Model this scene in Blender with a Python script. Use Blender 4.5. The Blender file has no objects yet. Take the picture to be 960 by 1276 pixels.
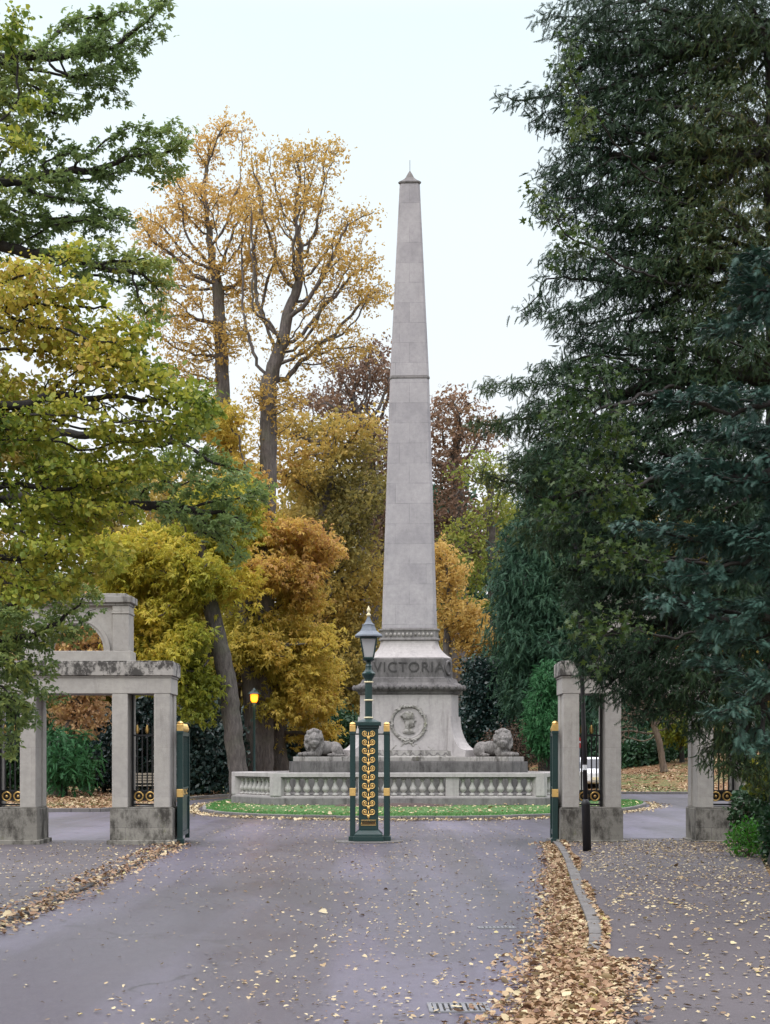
import bpy, bmesh, math, random
import numpy as np
from mathutils import Vector, Matrix

random.seed(7)
S = bpy.context.scene
COL = S.collection
R = math.radians

# ------------------------------------------------------------------ camera
cam_d = bpy.data.cameras.new("camera")
cam = bpy.data.objects.new("camera", cam_d)
COL.objects.link(cam)
cam.location = (0, 0, 1.6)
cam.rotation_euler = (R(90), 0, 0)
cam_d.sensor_fit = 'VERTICAL'
cam_d.sensor_height = 36.0
cam_d.sensor_width = 36.0 * 960 / 1276
cam_d.lens = 2000 / 1276 * 36.0
cam_d.shift_y = 302 / 1276
cam_d.clip_start = 0.1
cam_d.clip_end = 6000
S.camera = cam

# ------------------------------------------------------------------ overcast sky and soft sun
SUN_EL, SUN_AZ = R(48), R(-150)          # behind the camera, to its left
world = bpy.data.worlds.new("World")
S.world = world
world.use_nodes = True
wn, wl = world.node_tree.nodes, world.node_tree.links
for n in list(wn): wn.remove(n)
w_out = wn.new('ShaderNodeOutputWorld')
w_bg = wn.new('ShaderNodeBackground')
w_bg.inputs['Strength'].default_value = 0.1
sky = wn.new('ShaderNodeTexSky')
sky.sky_type = 'NISHITA'
sky.sun_disc = False
sky.sun_elevation = SUN_EL
sky.sun_rotation = SUN_AZ
sky.air_density = 1.0
sky.dust_density = 2.0
tcn = wn.new('ShaderNodeTexCoord')
sep = wn.new('ShaderNodeSeparateXYZ')
wl.new(tcn.outputs['Generated'], sep.inputs[0])
ramp = wn.new('ShaderNodeValToRGB')      # cloud deck: brighter towards the zenith, as an overcast sky is
e = ramp.color_ramp.elements
e[0].position, e[0].color = 0.0, (7.3, 7.2, 7.4, 1)
e[1].position, e[1].color = 1.0, (26.3, 25.2, 27.2, 1)
for p, c in ((0.10, (7.2, 7.2, 7.4, 1)), (0.22, (6.7, 7.1, 7.35, 1)), (0.42, (6.0, 6.9, 7.25, 1)), (0.60, (13, 14.0, 14.8, 1))):
    q = e.new(p); q.color = c
wl.new(sep.outputs['Z'], ramp.inputs[0])
cn = wn.new('ShaderNodeTexNoise'); cn.inputs['Scale'].default_value = 2.2; cn.inputs['Detail'].default_value = 4
cm = wn.new('ShaderNodeMapRange'); cm.inputs[1].default_value = .3; cm.inputs[2].default_value = .7
cm.inputs[3].default_value = .96; cm.inputs[4].default_value = 1.04
wl.new(tcn.outputs['Generated'], cn.inputs['Vector']); wl.new(cn.outputs['Fac'], cm.inputs[0])
vm = wn.new('ShaderNodeVectorMath'); vm.operation = 'SCALE'
wl.new(ramp.outputs[0], vm.inputs[0]); wl.new(cm.outputs[0], vm.inputs['Scale'])
mixw = wn.new('ShaderNodeMix'); mixw.data_type = 'RGBA'
mixw.inputs['Factor'].default_value = 0.94
wl.new(sky.outputs[0], mixw.inputs['A']); wl.new(vm.outputs[0], mixw.inputs['B'])
wl.new(mixw.outputs['Result'], w_bg.inputs['Color'])
wl.new(w_bg.outputs[0], w_out.inputs[0])

sun_d = bpy.data.lights.new("sun", 'SUN')
sun = bpy.data.objects.new("sun", sun_d)
COL.objects.link(sun)
sun_d.energy = 0.8
sun_d.angle = R(40)
sun_d.color = (1.0, 0.96, 0.9)
sd = Vector((math.sin(SUN_AZ) * math.cos(SUN_EL), math.cos(SUN_AZ) * math.cos(SUN_EL), math.sin(SUN_EL)))
sun.rotation_euler = (-sd).to_track_quat('-Z', 'Y').to_euler()
sun.location = (-20, -20, 40)

S.view_settings.view_transform = 'Standard'
S.view_settings.look = 'None'
S.view_settings.gamma = 1.0
S.view_settings.exposure = 0.62
S.view_settings.use_curve_mapping = False
S.render.engine = 'CYCLES'
S.cycles.use_denoising = True
S.cycles.max_bounces = 6
S.cycles.diffuse_bounces = 3
S.cycles.glossy_bounces = 2
S.cycles.transmission_bounces = 3
S.cycles.transparent_max_bounces = 4
S.cycles.caustics_reflective = False
S.cycles.caustics_refractive = False

# ------------------------------------------------------------------ helpers
F = 2000.0
def P(px, py, D):
    return Vector(((px - 480) * D / F, D, 1.6 + (940 - py) * D / F))

def tag(o, label=None, cat=None, group=None, kind=None):
    if label: o['label'] = label
    if cat: o['category'] = cat
    if group: o['group'] = group
    if kind: o['kind'] = kind
    return o

def empty(name, loc=(0, 0, 0), rz=0.0, label=None, cat=None, group=None):
    o = bpy.data.objects.new(name, None)
    COL.objects.link(o)
    o.location = loc
    o.rotation_euler = (0, 0, rz)
    o.empty_display_size = .2
    return tag(o, label, cat, group)

class MB:
    def __init__(s): s.v = []; s.f = []
    def add(s, v, f):
        b = len(s.v); s.v += [tuple(p) for p in v]; s.f += [tuple(b + i for i in q) for q in f]; return s
    def box(s, x0, x1, y0, y1, z0, z1):
        v = [(x0, y0, z0), (x1, y0, z0), (x1, y1, z0), (x0, y1, z0), (x0, y0, z1), (x1, y0, z1), (x1, y1, z1), (x0, y1, z1)]
        return s.add(v, [(0, 3, 2, 1), (4, 5, 6, 7), (0, 1, 5, 4), (1, 2, 6, 5), (2, 3, 7, 6), (3, 0, 4, 7)])
    def loft(s, rings, close=True):
        n = len(rings[0]); v = [p for r in rings for p in r]; f = []
        for i in range(len(rings) - 1):
            for j in range(n):
                a, b = i * n + j, i * n + (j + 1) % n
                f.append((a, b, b + n, a + n))
        if close:
            f.append(tuple(reversed(range(n)))); f.append(tuple((len(rings) - 1) * n + j for j in range(n)))
        return s.add(v, f)
    def lathe(s, prof, n=16, c=(0, 0, 0), rot=0.0):
        return s.loft([[(c[0] + r * math.cos(rot + 2 * math.pi * j / n), c[1] + r * math.sin(rot + 2 * math.pi * j / n), c[2] + z) for j in range(n)] for r, z in prof])
    def tube(s, pts, rad, k=8, closed=False):
        pts = [Vector(p) for p in pts]; rings = []; n = len(pts)
        if not hasattr(rad, '__len__'): rad = [rad] * n
        ref = None
        for i, p in enumerate(pts):
            if closed: t = (pts[(i + 1) % n] - pts[i - 1])
            else: t = pts[min(i + 1, n - 1)] - pts[max(i - 1, 0)]
            t.normalize()
            if ref is None:
                ref = Vector((0, 0, 1)) if abs(t.z) < .9 else Vector((1, 0, 0))
            u = ref - t * ref.dot(t)
            if u.length < 1e-4: u = t.orthogonal()
            u.normalize(); ref = u; w = t.cross(u)
            rings.append([p + (u * math.cos(2 * math.pi * j / k) + w * math.sin(2 * math.pi * j / k)) * rad[i] for j in range(k)])
        if closed:
            rings.append(rings[0]); return s.loft(rings, False)
        return s.loft(rings)
    def ball(s, c, r, nu=12, nv=8, rot=None):
        if not hasattr(r, '__len__'): r = (r, r, r)
        v = []; f = []
        M = rot or Matrix.Identity(3); c = Vector(c)
        for i in range(1, nv):
            th = math.pi * i / nv
            for j in range(nu):
                ph = 2 * math.pi * j / nu
                v.append(c + M @ Vector((r[0] * math.sin(th) * math.cos(ph), r[1] * math.sin(th) * math.sin(ph), r[2] * math.cos(th))))
        a = len(v); v.append(c + M @ Vector((0, 0, r[2]))); v.append(c + M @ Vector((0, 0, -r[2])))
        for i in range(nv - 2):
            for j in range(nu):
                p, q = i * nu + j, i * nu + (j + 1) % nu
                f.append((p, p + nu, q + nu, q))
        for j in range(nu):
            f.append((a, j, (j + 1) % nu)); f.append((a + 1, (nv - 2) * nu + (j + 1) % nu, (nv - 2) * nu + j))
        return s.add(v, f)
    def prism(s, poly, axis, a, b):
        """poly: 2-D outline; axis 'y' -> poly is (x,z) extruded from y=a to y=b; 'x' -> (y,z); 'z' -> (x,y)"""
        mk = {'y': lambda p, t: (p[0], t, p[1]), 'x': lambda p, t: (t, p[0], p[1]), 'z': lambda p, t: (p[0], p[1], t)}[axis]
        return s.loft([[mk(p, a) for p in poly], [mk(p, b) for p in poly]])
    def build(s, name, mat, parent=None, smooth=False, bevel=0.0, loc=None):
        me = bpy.data.meshes.new(name)
        me.from_pydata(s.v, [], s.f)
        bm = bmesh.new(); bm.from_mesh(me)
        bmesh.ops.recalc_face_normals(bm, faces=bm.faces)
        bm.to_mesh(me); bm.free()
        if smooth: me.shade_smooth()
        o = bpy.data.objects.new(name, me); COL.objects.link(o)
        me.materials.append(mat)
        if parent: o.parent = parent
        if loc is not None: o.location = loc
        if bevel:
            b = o.modifiers.new('bevel', 'BEVEL'); b.width = bevel; b.segments = 2; b.limit_method = 'ANGLE'; b.angle_limit = R(35)
        return o

def organic(mb, name, mat, parent=None, voxel=.02, smooth_it=2, loc=None):
    """fuse overlapping shapes into one continuous surface"""
    o = mb.build(name, mat, parent, loc=loc)
    m = o.modifiers.new('r', 'REMESH'); m.mode = 'VOXEL'; m.voxel_size = voxel
    sm = o.modifiers.new('s', 'SMOOTH'); sm.iterations = smooth_it; sm.factor = .5
    dg = bpy.context.evaluated_depsgraph_get()
    me = bpy.data.meshes.new_from_object(o.evaluated_get(dg))
    old = o.data; o.modifiers.clear(); o.data = me; bpy.data.meshes.remove(old)
    me.name = name
    if not me.materials: me.materials.append(mat)
    me.shade_smooth()
    return o

def copy_tree(o, parent=None):
    c = o.copy(); COL.objects.link(c)
    if parent: c.parent = parent
    for ch in list(o.children): copy_tree(ch, c)
    return c

# ------------------------------------------------------------------ materials
class NT:
    def __init__(s, name):
        s.m = bpy.data.materials.new(name); s.m.use_nodes = True
        s.n, s.l = s.m.node_tree.nodes, s.m.node_tree.links
        s.b = s.n['Principled BSDF']; s.out = s.n['Material Output']
        s.tc = s.n.new('ShaderNodeTexCoord'); s.vec = s.tc.outputs['Object']
    def noise(s, scale, detail=5, rough=.6, stretch=None, vec=None):
        t = s.n.new('ShaderNodeTexNoise'); t.inputs['Scale'].default_value = scale
        t.inputs['Detail'].default_value = detail; t.inputs['Roughness'].default_value = rough
        v = vec or s.vec
        if stretch:
            mp = s.n.new('ShaderNodeMapping'); mp.inputs['Scale'].default_value = stretch
            s.l.new(v, mp.inputs[0]); v = mp.outputs[0]
        s.l.new(v, t.inputs['Vector']); return t.outputs['Fac']
    def rng(s, x, a, b, c, d):
        t = s.n.new('ShaderNodeMapRange'); s.l.new(x, t.inputs[0])
        for i, q in enumerate((a, b, c, d)): t.inputs[i + 1].default_value = q
        return t.outputs[0]
    def ramp(s, x, stops):
        t = s.n.new('ShaderNodeValToRGB'); el = t.color_ramp.elements
        el[0].position, el[0].color = stops[0][0], (*stops[0][1], 1)
        el[1].position, el[1].color = stops[-1][0], (*stops[-1][1], 1)
        for p, c in stops[1:-1]:
            q = el.new(p); q.color = (*c, 1)
        if x is not None: s.l.new(x, t.inputs[0])
        return t.outputs[0]
    def mix(s, f, a, b, mode='MIX'):
        t = s.n.new('ShaderNodeMix'); t.data_type = 'RGBA'; t.blend_type = mode
        for k, x in (('Factor', f), ('A', a), ('B', b)):
            if isinstance(x, (int, float)): t.inputs[k].default_value = x
            elif isinstance(x, tuple): t.inputs[k].default_value = (*x, 1)
            else: s.l.new(x, t.inputs[k])
        return t.outputs['Result']
    def math(s, op, a, b=None):
        t = s.n.new('ShaderNodeMath'); t.operation = op
        for i, x in enumerate((a, b)):
            if x is None: continue
            if isinstance(x, (int, float)): t.inputs[i].default_value = x
            else: s.l.new(x, t.inputs[i])
        return t.outputs[0]
    def set(s, **k):
        for a, x in k.items():
            i = s.b.inputs[a.replace('_', ' ')]
            if isinstance(x, (int, float)): i.default_value = x
            elif isinstance(x, tuple): i.default_value = (*x, 1) if len(x) == 3 else x
            else: s.l.new(x, i)
        return s
    def bump(s, h, strength=.3, dist=.01):
        t = s.n.new('ShaderNodeBump'); t.inputs['Strength'].default_value = strength; t.inputs['Distance'].default_value = dist
        s.l.new(h, t.inputs['Height']); s.l.new(t.outputs[0], s.b.inputs['Normal']); return s

def stone(name, base, light, stain, stain_lo=.55, stain_hi=.75, scale=1.0, blocks=None, streak=1.0, moss=0.0):
    t = NT(name)
    n1 = t.noise(.9 * scale, 6, .65); n2 = t.noise(9 * scale, 6, .7)
    c = t.mix(t.rng(n1, .35, .65, 0, 1), base, light)
    c = t.mix(t.rng(n2, .3, .7, 0, .55), c, tuple(x * .72 for x in base))
    st = t.noise(2.6 * scale, 7, .72, (1.6, 1.6, .45 / max(streak, .01)))
    c = t.mix(t.rng(st, stain_lo, stain_hi, 0, .9), c, stain)
    h = n2
    if blocks:
        br = t.n.new('ShaderNodeTexBrick')
        mp = t.n.new('ShaderNodeMapping'); mp.inputs['Rotation'].default_value = (R(90), 0, 0)
        t.l.new(t.vec, mp.inputs[0]); t.l.new(mp.outputs[0], br.inputs['Vector'])
        br.inputs['Color1'].default_value = (1, 1, 1, 1); br.inputs['Color2'].default_value = (.78, .78, .8, 1)
        br.inputs['Mortar'].default_value = (.64, .64, .66, 1); br.squash = .72; br.squash_frequency = 3; br.offset = .37
        br.inputs['Scale'].default_value = 1.0; br.inputs['Mortar Size'].default_value = blocks[2]
        br.inputs['Mortar Smooth'].default_value = .6
        br.inputs['Brick Width'].default_value = blocks[0]; br.inputs['Row Height'].default_value = blocks[1]
        wear = t.noise(1.7, 3, .6)
        c = t.mix(t.rng(wear, .35, .62, .15, .95), c, t.mix(1.0, c, br.outputs['Color'], 'MULTIPLY'))
    if moss:
        c = t.mix(t.rng(t.noise(3.1, 5, .7), .6, .75, 0, moss), c, (.13, .14, .045))
    t.set(Base_Color=c, Roughness=.88, Specular_IOR_Level=.25)
    t.bump(t.math('ADD', n2, t.noise(40 * scale, 3, .6)), .35, .012)
    return t.m

M = {}
M['shaft'] = stone('obelisk_stone', (.36, .342, .352), (.45, .425, .43), (.235, .222, .23), .58, .82, 1.0, (1.15, .62, .012), streak=1.6)
M['pale'] = stone('pale_stone', (.38, .352, .345), (.47, .44, .425), (.185, .17, .168), .54, .78, 1.1, streak=2.0)
M['grime_shade_stone'] = stone('soot_shade_stone', (.125, .117, .116), (.20, .187, .182), (.055, .051, .05), .46, .66, 1.3)  # grime on frieze and cornice; on the base block, painted shade
M['baluster'] = stone('baluster_stone', (.42, .40, .38), (.52, .50, .47), (.2, .19, .18), .6, .8, 3.0)
M['dark_stone'] = stone('weathered_stone', (.18, .168, .165), (.26, .245, .235), (.075, .07, .068), .48, .70, 1.2)
M['dirty_stone'] = stone('dirty_stone', (.29, .275, .255), (.38, .36, .335), (.075, .068, .06), .50, .62, 1.0, moss=.6)
M['gate_stone'] = stone('gate_stone', (.40, .375, .34), (.49, .46, .42), (.2, .185, .17), .58, .8, 1.0, (2.0, .86, .006), streak=1.5)
M['stained_stone'] = stone('black_stained_stone', (.36, .34, .31), (.43, .40, .37), (.035, .032, .03), .45, .55, 1.5, streak=.45)
M['plinth_stone'] = stone('plinth_stone', (.24, .225, .195), (.33, .31, .27), (.045, .04, .034), .45, .60, 1.0, (.9, .33, .008), streak=.55, moss=.8)
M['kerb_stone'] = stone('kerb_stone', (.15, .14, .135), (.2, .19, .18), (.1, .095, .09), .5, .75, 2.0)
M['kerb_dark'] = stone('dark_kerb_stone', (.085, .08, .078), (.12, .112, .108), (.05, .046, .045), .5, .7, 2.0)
M['letter'] = NT('dark_letter').set(Base_Color=(.05, .047, .046), Roughness=.9).m
M['lion'] = stone('lion_stone', (.17, .158, .15), (.29, .27, .255), (.055, .05, .047), .46, .66, 6.0)

def paint(name, col, rough=.35, metal=0.0, dirt=.25):
    t = NT(name)
    c = t.mix(t.rng(t.noise(14, 5, .7), .45, .75, 0, dirt), col, tuple(x * .5 + .012 for x in col))
    t.set(Base_Color=c, Roughness=t.rng(t.noise(25, 4), .3, .7, rough * .8, rough * 1.4), Metallic=metal)
    return t.m
M['green_iron'] = paint('green_iron', (.008, .035, .032), .32)
M['black_iron'] = paint('black_iron', (.012, .012, .014), .4)
M['lead'] = paint('lead_grey', (.13, .15, .18), .45)
M['gold'] = paint('gold_leaf', (.85, .56, .2), .34, .85, .35)
M['cream'] = paint('cream_paint', (.75, .66, .42), .5)
M['white'] = paint('white_paint', (.75, .76, .78), .4)
M['tyre'] = paint('rubber', (.02, .02, .02), .8)
M['dark_glass'] = paint('dark_glass', (.03, .035, .04), .08)
M['red'] = paint('red_paint', (.5, .03, .03), .4)
M['wood'] = paint('bench_wood', (.38, .33, .27), .7)
t = NT('lantern_glass'); t.set(Base_Color=(.62, .62, .63), Roughness=.18, Alpha=1.0, Transmission_Weight=.25); M['lamp_glass'] = t.m
t = NT('lit_glass'); t.set(Base_Color=(1, .55, .1), Emission_Color=(1, .2, .006), Emission_Strength=2.2); M['lit'] = t.m

# road
t = NT('asphalt')
w1 = t.noise(.23, 4, .6, (1.0, .35, 1)); w2 = t.noise(1.3, 5, .7, (1.4, .5, 1)); w3 = t.noise(60, 3, .7); w4 = t.noise(9, 5, .7)
c = t.mix(t.rng(w1, .35, .65, 0, 1), (.100, .088, .124), (.142, .126, .174))
wv = t.noise(.9, 3, .5, (1.0, .035, 1)); c = t.mix(t.rng(wv, .44, .56, 0, .75), c, (.066, .056, .07)); c = t.mix(t.rng(w2, .4, .7, 0, .6), c, (.066, .057, .068))
c = t.mix(t.rng(w3, .5, .75, 0, .55), c, (.17, .16, .17))
c = t.mix(t.rng(w4, .56, .75, 0, .4), c, (.06, .052, .06))
vo = t.n.new('ShaderNodeTexVoronoi'); vo.feature = 'DISTANCE_TO_EDGE'; vo.inputs['Scale'].default_value = .33
vd = t.n.new('ShaderNodeVectorMath'); vd.operation = 'ADD'; vq = t.n.new('ShaderNodeTexNoise'); vq.inputs['Scale'].default_value = 1.4; vq.inputs['Detail'].default_value = 5
t.l.new(t.vec, vq.inputs['Vector']); t.l.new(t.vec, vd.inputs[0]); t.l.new(vq.outputs['Color'], vd.inputs[1]); t.l.new(vd.outputs[0], vo.inputs['Vector'])
c = t.mix(t.math('MULTIPLY', t.rng(vo.outputs['Distance'], .0, .012, 1, 0), t.rng(t.noise(.35, 3), .48, .58, 0, .8)), c, (.03, .027, .03))
wp = t.noise(.16, 2, .5, (1, .6, 1)); c = t.mix(t.rng(wp, .52, .53, 0, .28), c, (.05, .045, .05))
t.set(Base_Color=c, Roughness=t.rng(t.math('ADD', t.math('MULTIPLY', w2, .5), t.math('MULTIPLY', w1, .5)), .35, .65, .26, .46), Specular_IOR_Level=.5)
t.bump(w3, .5, .006); M['asphalt'] = t.m
t = NT('pavement_asphalt')
w1 = t.noise(.5, 4, .6); w2 = t.noise(3, 5, .7); w3 = t.noise(70, 3, .7)
c = t.mix(t.rng(w1, .35, .65, 0, 1), (.062, .051, .056), (.084, .071, .077))
c = t.mix(t.rng(w2, .45, .7, 0, .5), c, (.06, .05, .052))
c = t.mix(t.rng(w3, .5, .75, 0, .4), c, (.15, .135, .135))
t.set(Base_Color=c, Roughness=t.rng(w2, .3, .7, .6, .8)); t.bump(w3, .5, .006); M['pavement'] = t.m
# ground: leaf litter, soil and grass
t = NT('leafy_ground')
a = t.noise(.22, 4, .6); b = t.noise(11, 6, .75); d = t.noise(2.2, 5, .7)
lit = t.ramp(b, [(.3, (.05, .032, .02)), (.45, (.15, .075, .032)), (.58, (.24, .13, .055)), (.72, (.33, .24, .11))])
gr = t.ramp(b, [(.3, (.035, .055, .014)), (.55, (.08, .115, .025)), (.75, (.16, .17, .04))])
t.set(Base_Color=t.mix(t.rng(t.math('ADD', t.math('MULTIPLY', a, .6), t.math('MULTIPLY', d, .4)), .47, .56, 0, 1), lit, gr), Roughness=.95)
t.bump(b, .8, .03); M['ground'] = t.m
t = NT('lawn'); b = t.noise(35, 5, .75); d = t.noise(1.5, 4)
t.set(Base_Color=t.mix(t.rng(d, .35, .7, 0, .5), t.ramp(b, [(.3, (.03, .075, .018)), (.7, (.085, .19, .05))]), (.10, .17, .04)), Roughness=.9)
t.bump(b, .8, .02); M['lawn'] = t.m
M['blade'] = NT('grass_blade').set(Base_Color=(.075, .2, .045), Roughness=.7).m
M['soil'] = stone('soil', (.07, .05, .045), (.1, .07, .06), (.03, .022, .02), .5, .7, 4)
M['yellow'] = paint('yellow_road_paint', (.6, .48, .12), .7, 0, .8)
M['grate'] = paint('grate_iron', (.2, .2, .21), .5, .2)

def bark(name, col, dark, sc=1.0):
    t = NT(name)
    n = t.noise(5 * sc, 7, .75, (2.2, 2.2, .5)); g = t.noise(1.1, 4)
    c = t.mix(t.rng(n, .35, .65, 0, 1), dark, col)
    c = t.mix(t.rng(g, .5, .7, 0, .5), c, (col[0] * .7, col[1] * .85, col[2] * .6))
    t.set(Base_Color=c, Roughness=.92); t.bump(n, .9, .04); return t.m
M['bark'] = bark('grey_bark', (.16, .135, .125), (.05, .042, .04))
M['bark_dark'] = bark('dark_bark', (.038, .032, .029), (.012, .010, .010))
M['bark_warm'] = bark('brown_bark', (.17, .125, .09), (.05, .035, .026))

def leafmat(name, stops, rough=.5, trans=.3, spec=.4, tcol=None):
    t = NT(name)
    at = t.n.new('ShaderNodeAttribute'); at.attribute_name = 'tone'
    gm = t.n.new('ShaderNodeNewGeometry')
    x = t.math('ADD', t.math('MULTIPLY', at.outputs['Fac'], .72), t.math('MULTIPLY', gm.outputs['Random Per Island'], .28))
    c = t.ramp(x, stops)
    t.set(Base_Color=c, Roughness=rough, Specular_IOR_Level=spec)
    tr = t.n.new('ShaderNodeBsdfTranslucent')
    t.l.new(t.mix(.5, c, tcol) if tcol else c, tr.inputs['Color'])
    mx = t.n.new('ShaderNodeMixShader'); mx.inputs[0].default_value = trans
    t.l.new(t.b.outputs[0], mx.inputs[1]); t.l.new(tr.outputs[0], mx.inputs[2])
    t.l.new(mx.outputs[0], t.out.inputs['Surface'])
    return t.m
LM = {
 'oak': leafmat('oak_leaf', [(0, (.085, .14, .05)), (.35, (.18, .26, .085)), (.65, (.28, .33, .09)), (.85, (.40, .38, .07)), (1, (.56, .40, .07))], .45, .5),
 'lime': leafmat('lime_leaf', [(0, (.06, .12, .02)), (.25, (.2, .26, .035)), (.5, (.42, .41, .055)), (.72, (.56, .43, .08)), (.88, (.40, .22, .07)), (1, (.25, .12, .05))], .5, .48),
 'chestnut': leafmat('chestnut_leaf', [(0, (.30, .28, .04)), (.3, (.55, .45, .08)), (.6, (.70, .52, .11)), (.85, (.66, .42, .13)), (1, (.46, .24, .11))], .5, .5),
 'chestnut_green': leafmat('greenish_chestnut_leaf', [(0, (.17, .22, .03)), (.35, (.37, .38, .05)), (.65, (.58, .49, .065)), (1, (.64, .42, .07))], .5, .5),
 'airy': leafmat('amber_leaf', [(0, (.38, .28, .08)), (.4, (.55, .37, .10)), (.75, (.62, .42, .14)), (1, (.48, .26, .1))], .6, .5),
 'olive': leafmat('olive_brown_leaf', [(0, (.12, .12, .04)), (.35, (.32, .26, .07)), (.7, (.52, .37, .09)), (1, (.44, .24, .08))], .6, .45),
 'beech': leafmat('copper_leaf', [(0, (.13, .08, .06)), (.5, (.23, .14, .09)), (.8, (.32, .20, .12)), (1, (.40, .30, .11))], .6, .35),
 'ash': leafmat('ash_leaf', [(0, (.10, .15, .03)), (.5, (.22, .27, .05)), (1, (.4, .34, .06))], .6, .4),
 'peach': leafmat('peach_leaf', [(0, (.4, .25, .13)), (.4, (.58, .36, .2)), (.7, (.62, .46, .16)), (1, (.5, .42, .07))], .6, .45),
 'yew': leafmat('yew_needle', [(0, (.011, .03, .018)), (.5, (.027, .06, .027)), (.8, (.06, .088, .026)), (1, (.13, .10, .025))], .55, .12, .3),
 'cypress': leafmat('cypress_scale', [(0, (.02, .05, .038)), (.5, (.042, .095, .073)), (.85, (.07, .135, .10)), (1, (.16, .11, .06))], .55, .12, .3),
 'farcon': leafmat('far_conifer_needle', [(0, (.022, .055, .04)), (.5, (.04, .10, .055)), (1, (.08, .13, .05))], .6, .12, .3),
 'greencon': leafmat('bright_conifer_needle', [(0, (.02, .08, .03)), (.6, (.04, .15, .05)), (1, (.09, .18, .05))], .6, .15, .3),
 'holly': leafmat('holly_leaf', [(0, (.012, .03, .027)), (.6, (.022, .05, .045)), (1, (.05, .08, .065))], .3, .08, .5),
 'plane': leafmat('maple_leaf', [(0, (.022, .05, .016)), (.4, (.045, .085, .02)), (.75, (.11, .15, .025)), (1, (.3, .27, .03))], .42, .35),
 'shrub': leafmat('shrub_leaf', [(0, (.015, .045, .025)), (.5, (.03, .085, .035)), (1, (.07, .13, .04))], .4, .2),
 'brightshrub': leafmat('bright_shrub_leaf', [(0, (.03, .13, .012)), (.6, (.06, .23, .02)), (1, (.13, .3, .03))], .5, .35),
 'yellowgreen': leafmat('yellow_green_leaf', [(0, (.08, .12, .02)), (.6, (.2, .24, .03)), (1, (.38, .32, .04))], .5, .4),
 'deadtwig': leafmat('dead_bracken', [(0, (.10, .06, .045)), (1, (.22, .14, .1))], .8, .2),
 'fallen': leafmat('fallen_leaf', [(0, (.08, .04, .028)), (.3, (.19, .10, .055)), (.5, (.31, .185, .10)), (.7, (.42, .31, .18)), (.88, (.55, .47, .28)), (1, (.48, .42, .08))], .6, .1),
 'palefallen': leafmat('pale_fallen_leaf', [(0, (.10, .06, .04)), (.25, (.26, .17, .09)), (.5, (.42, .32, .18)), (.8, (.54, .46, .29)), (1, (.48, .40, .08))], .6, .1),
}

# ------------------------------------------------------------------ foliage engine
def np_mesh(name, V, faces, mat, parent=None, tone=None, smooth=False):
    """faces: list of (k-gon index arrays)"""
    me = bpy.data.meshes.new(name)
    me.vertices.add(len(V)); me.vertices.foreach_set('co', np.ascontiguousarray(V, dtype=np.float32).ravel())
    loops = np.concatenate([f.ravel() for f in faces]).astype(np.int32)
    sizes = np.concatenate([np.full(len(f), f.shape[1]) for f in faces]).astype(np.int32)
    me.loops.add(len(loops)); me.loops.foreach_set('vertex_index', loops)
    me.polygons.add(len(sizes)); me.polygons.foreach_set('loop_start', (np.cumsum(sizes) - sizes).astype(np.int32))
    if tone is not None:
        at = me.attributes.new('tone', 'FLOAT', 'POINT'); at.data.foreach_set('value', tone.astype(np.float32))
    me.update(calc_edges=True)
    if smooth: me.shade_smooth()
    me.materials.append(mat)
    o = bpy.data.objects.new(name, me); COL.objects.link(o)
    if parent: o.parent = parent
    return o

def T_oval(w=.28, fold=.06, droop=.1):
    v = [(0, 0, 0), (.32, w, fold), (.7, w * .8, fold - droop * .4), (1, 0, -droop), (.7, -w * .8, fold - droop * .4), (.32, -w, fold)]
    return np.array(v), [(0, 1, 2, 3), (0, 3, 4, 5)]
def T_heart():
    v = [(.06, 0, 0), (-.05, .22, .04), (.12, .46, .1), (.5, .42, .06), (1, 0, -.12), (.5, -.42, .06), (.12, -.46, .1), (-.05, -.22, .04)]
    return np.array(v), [(0, 1, 2, 3), (0, 3, 4), (0, 4, 5), (0, 5, 6, 7)]
def T_rosette(n=5, w=.13, spread=1.2, droop=.25, seed=0):
    r = np.random.default_rng(seed); V = []; Fc = []
    for i in range(n):
        a = (i - (n - 1) / 2) / max(n - 1, 1) * 2 * spread + r.normal(0, .12)
        L = 1 - .25 * abs(a) / max(spread, .1); up = r.normal(0, .18)
        d = np.array([math.cos(a), math.sin(a), up]); s = np.array([-math.sin(a), math.cos(a), r.normal(0, .3)])
        b = len(V)
        V += [d * .04, d * .5 * L + s * w + [0, 0, .02], d * L + [0, 0, -droop], d * .5 * L - s * w + [0, 0, .02]]
        Fc += [(b, b + 1, b + 2), (b, b + 2, b + 3)]
    return np.array(V), Fc
def T_maple():
    pts = []
    for i, (a, r_) in enumerate([(-150, .35), (-105, .62), (-72, .34), (-48, .85), (-20, .42), (0, 1.0), (20, .42), (48, .85), (72, .34), (105, .62), (150, .35)]):
        pts.append((.3 + .7 * r_ * math.cos(R(a)), .7 * r_ * math.sin(R(a)), .1 * abs(math.sin(R(a))) - .1 * r_))
    V = [(.25, 0, 0)] + pts
    return np.array(V), [(0, i, i + 1) for i in range(1, len(pts))]
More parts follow.
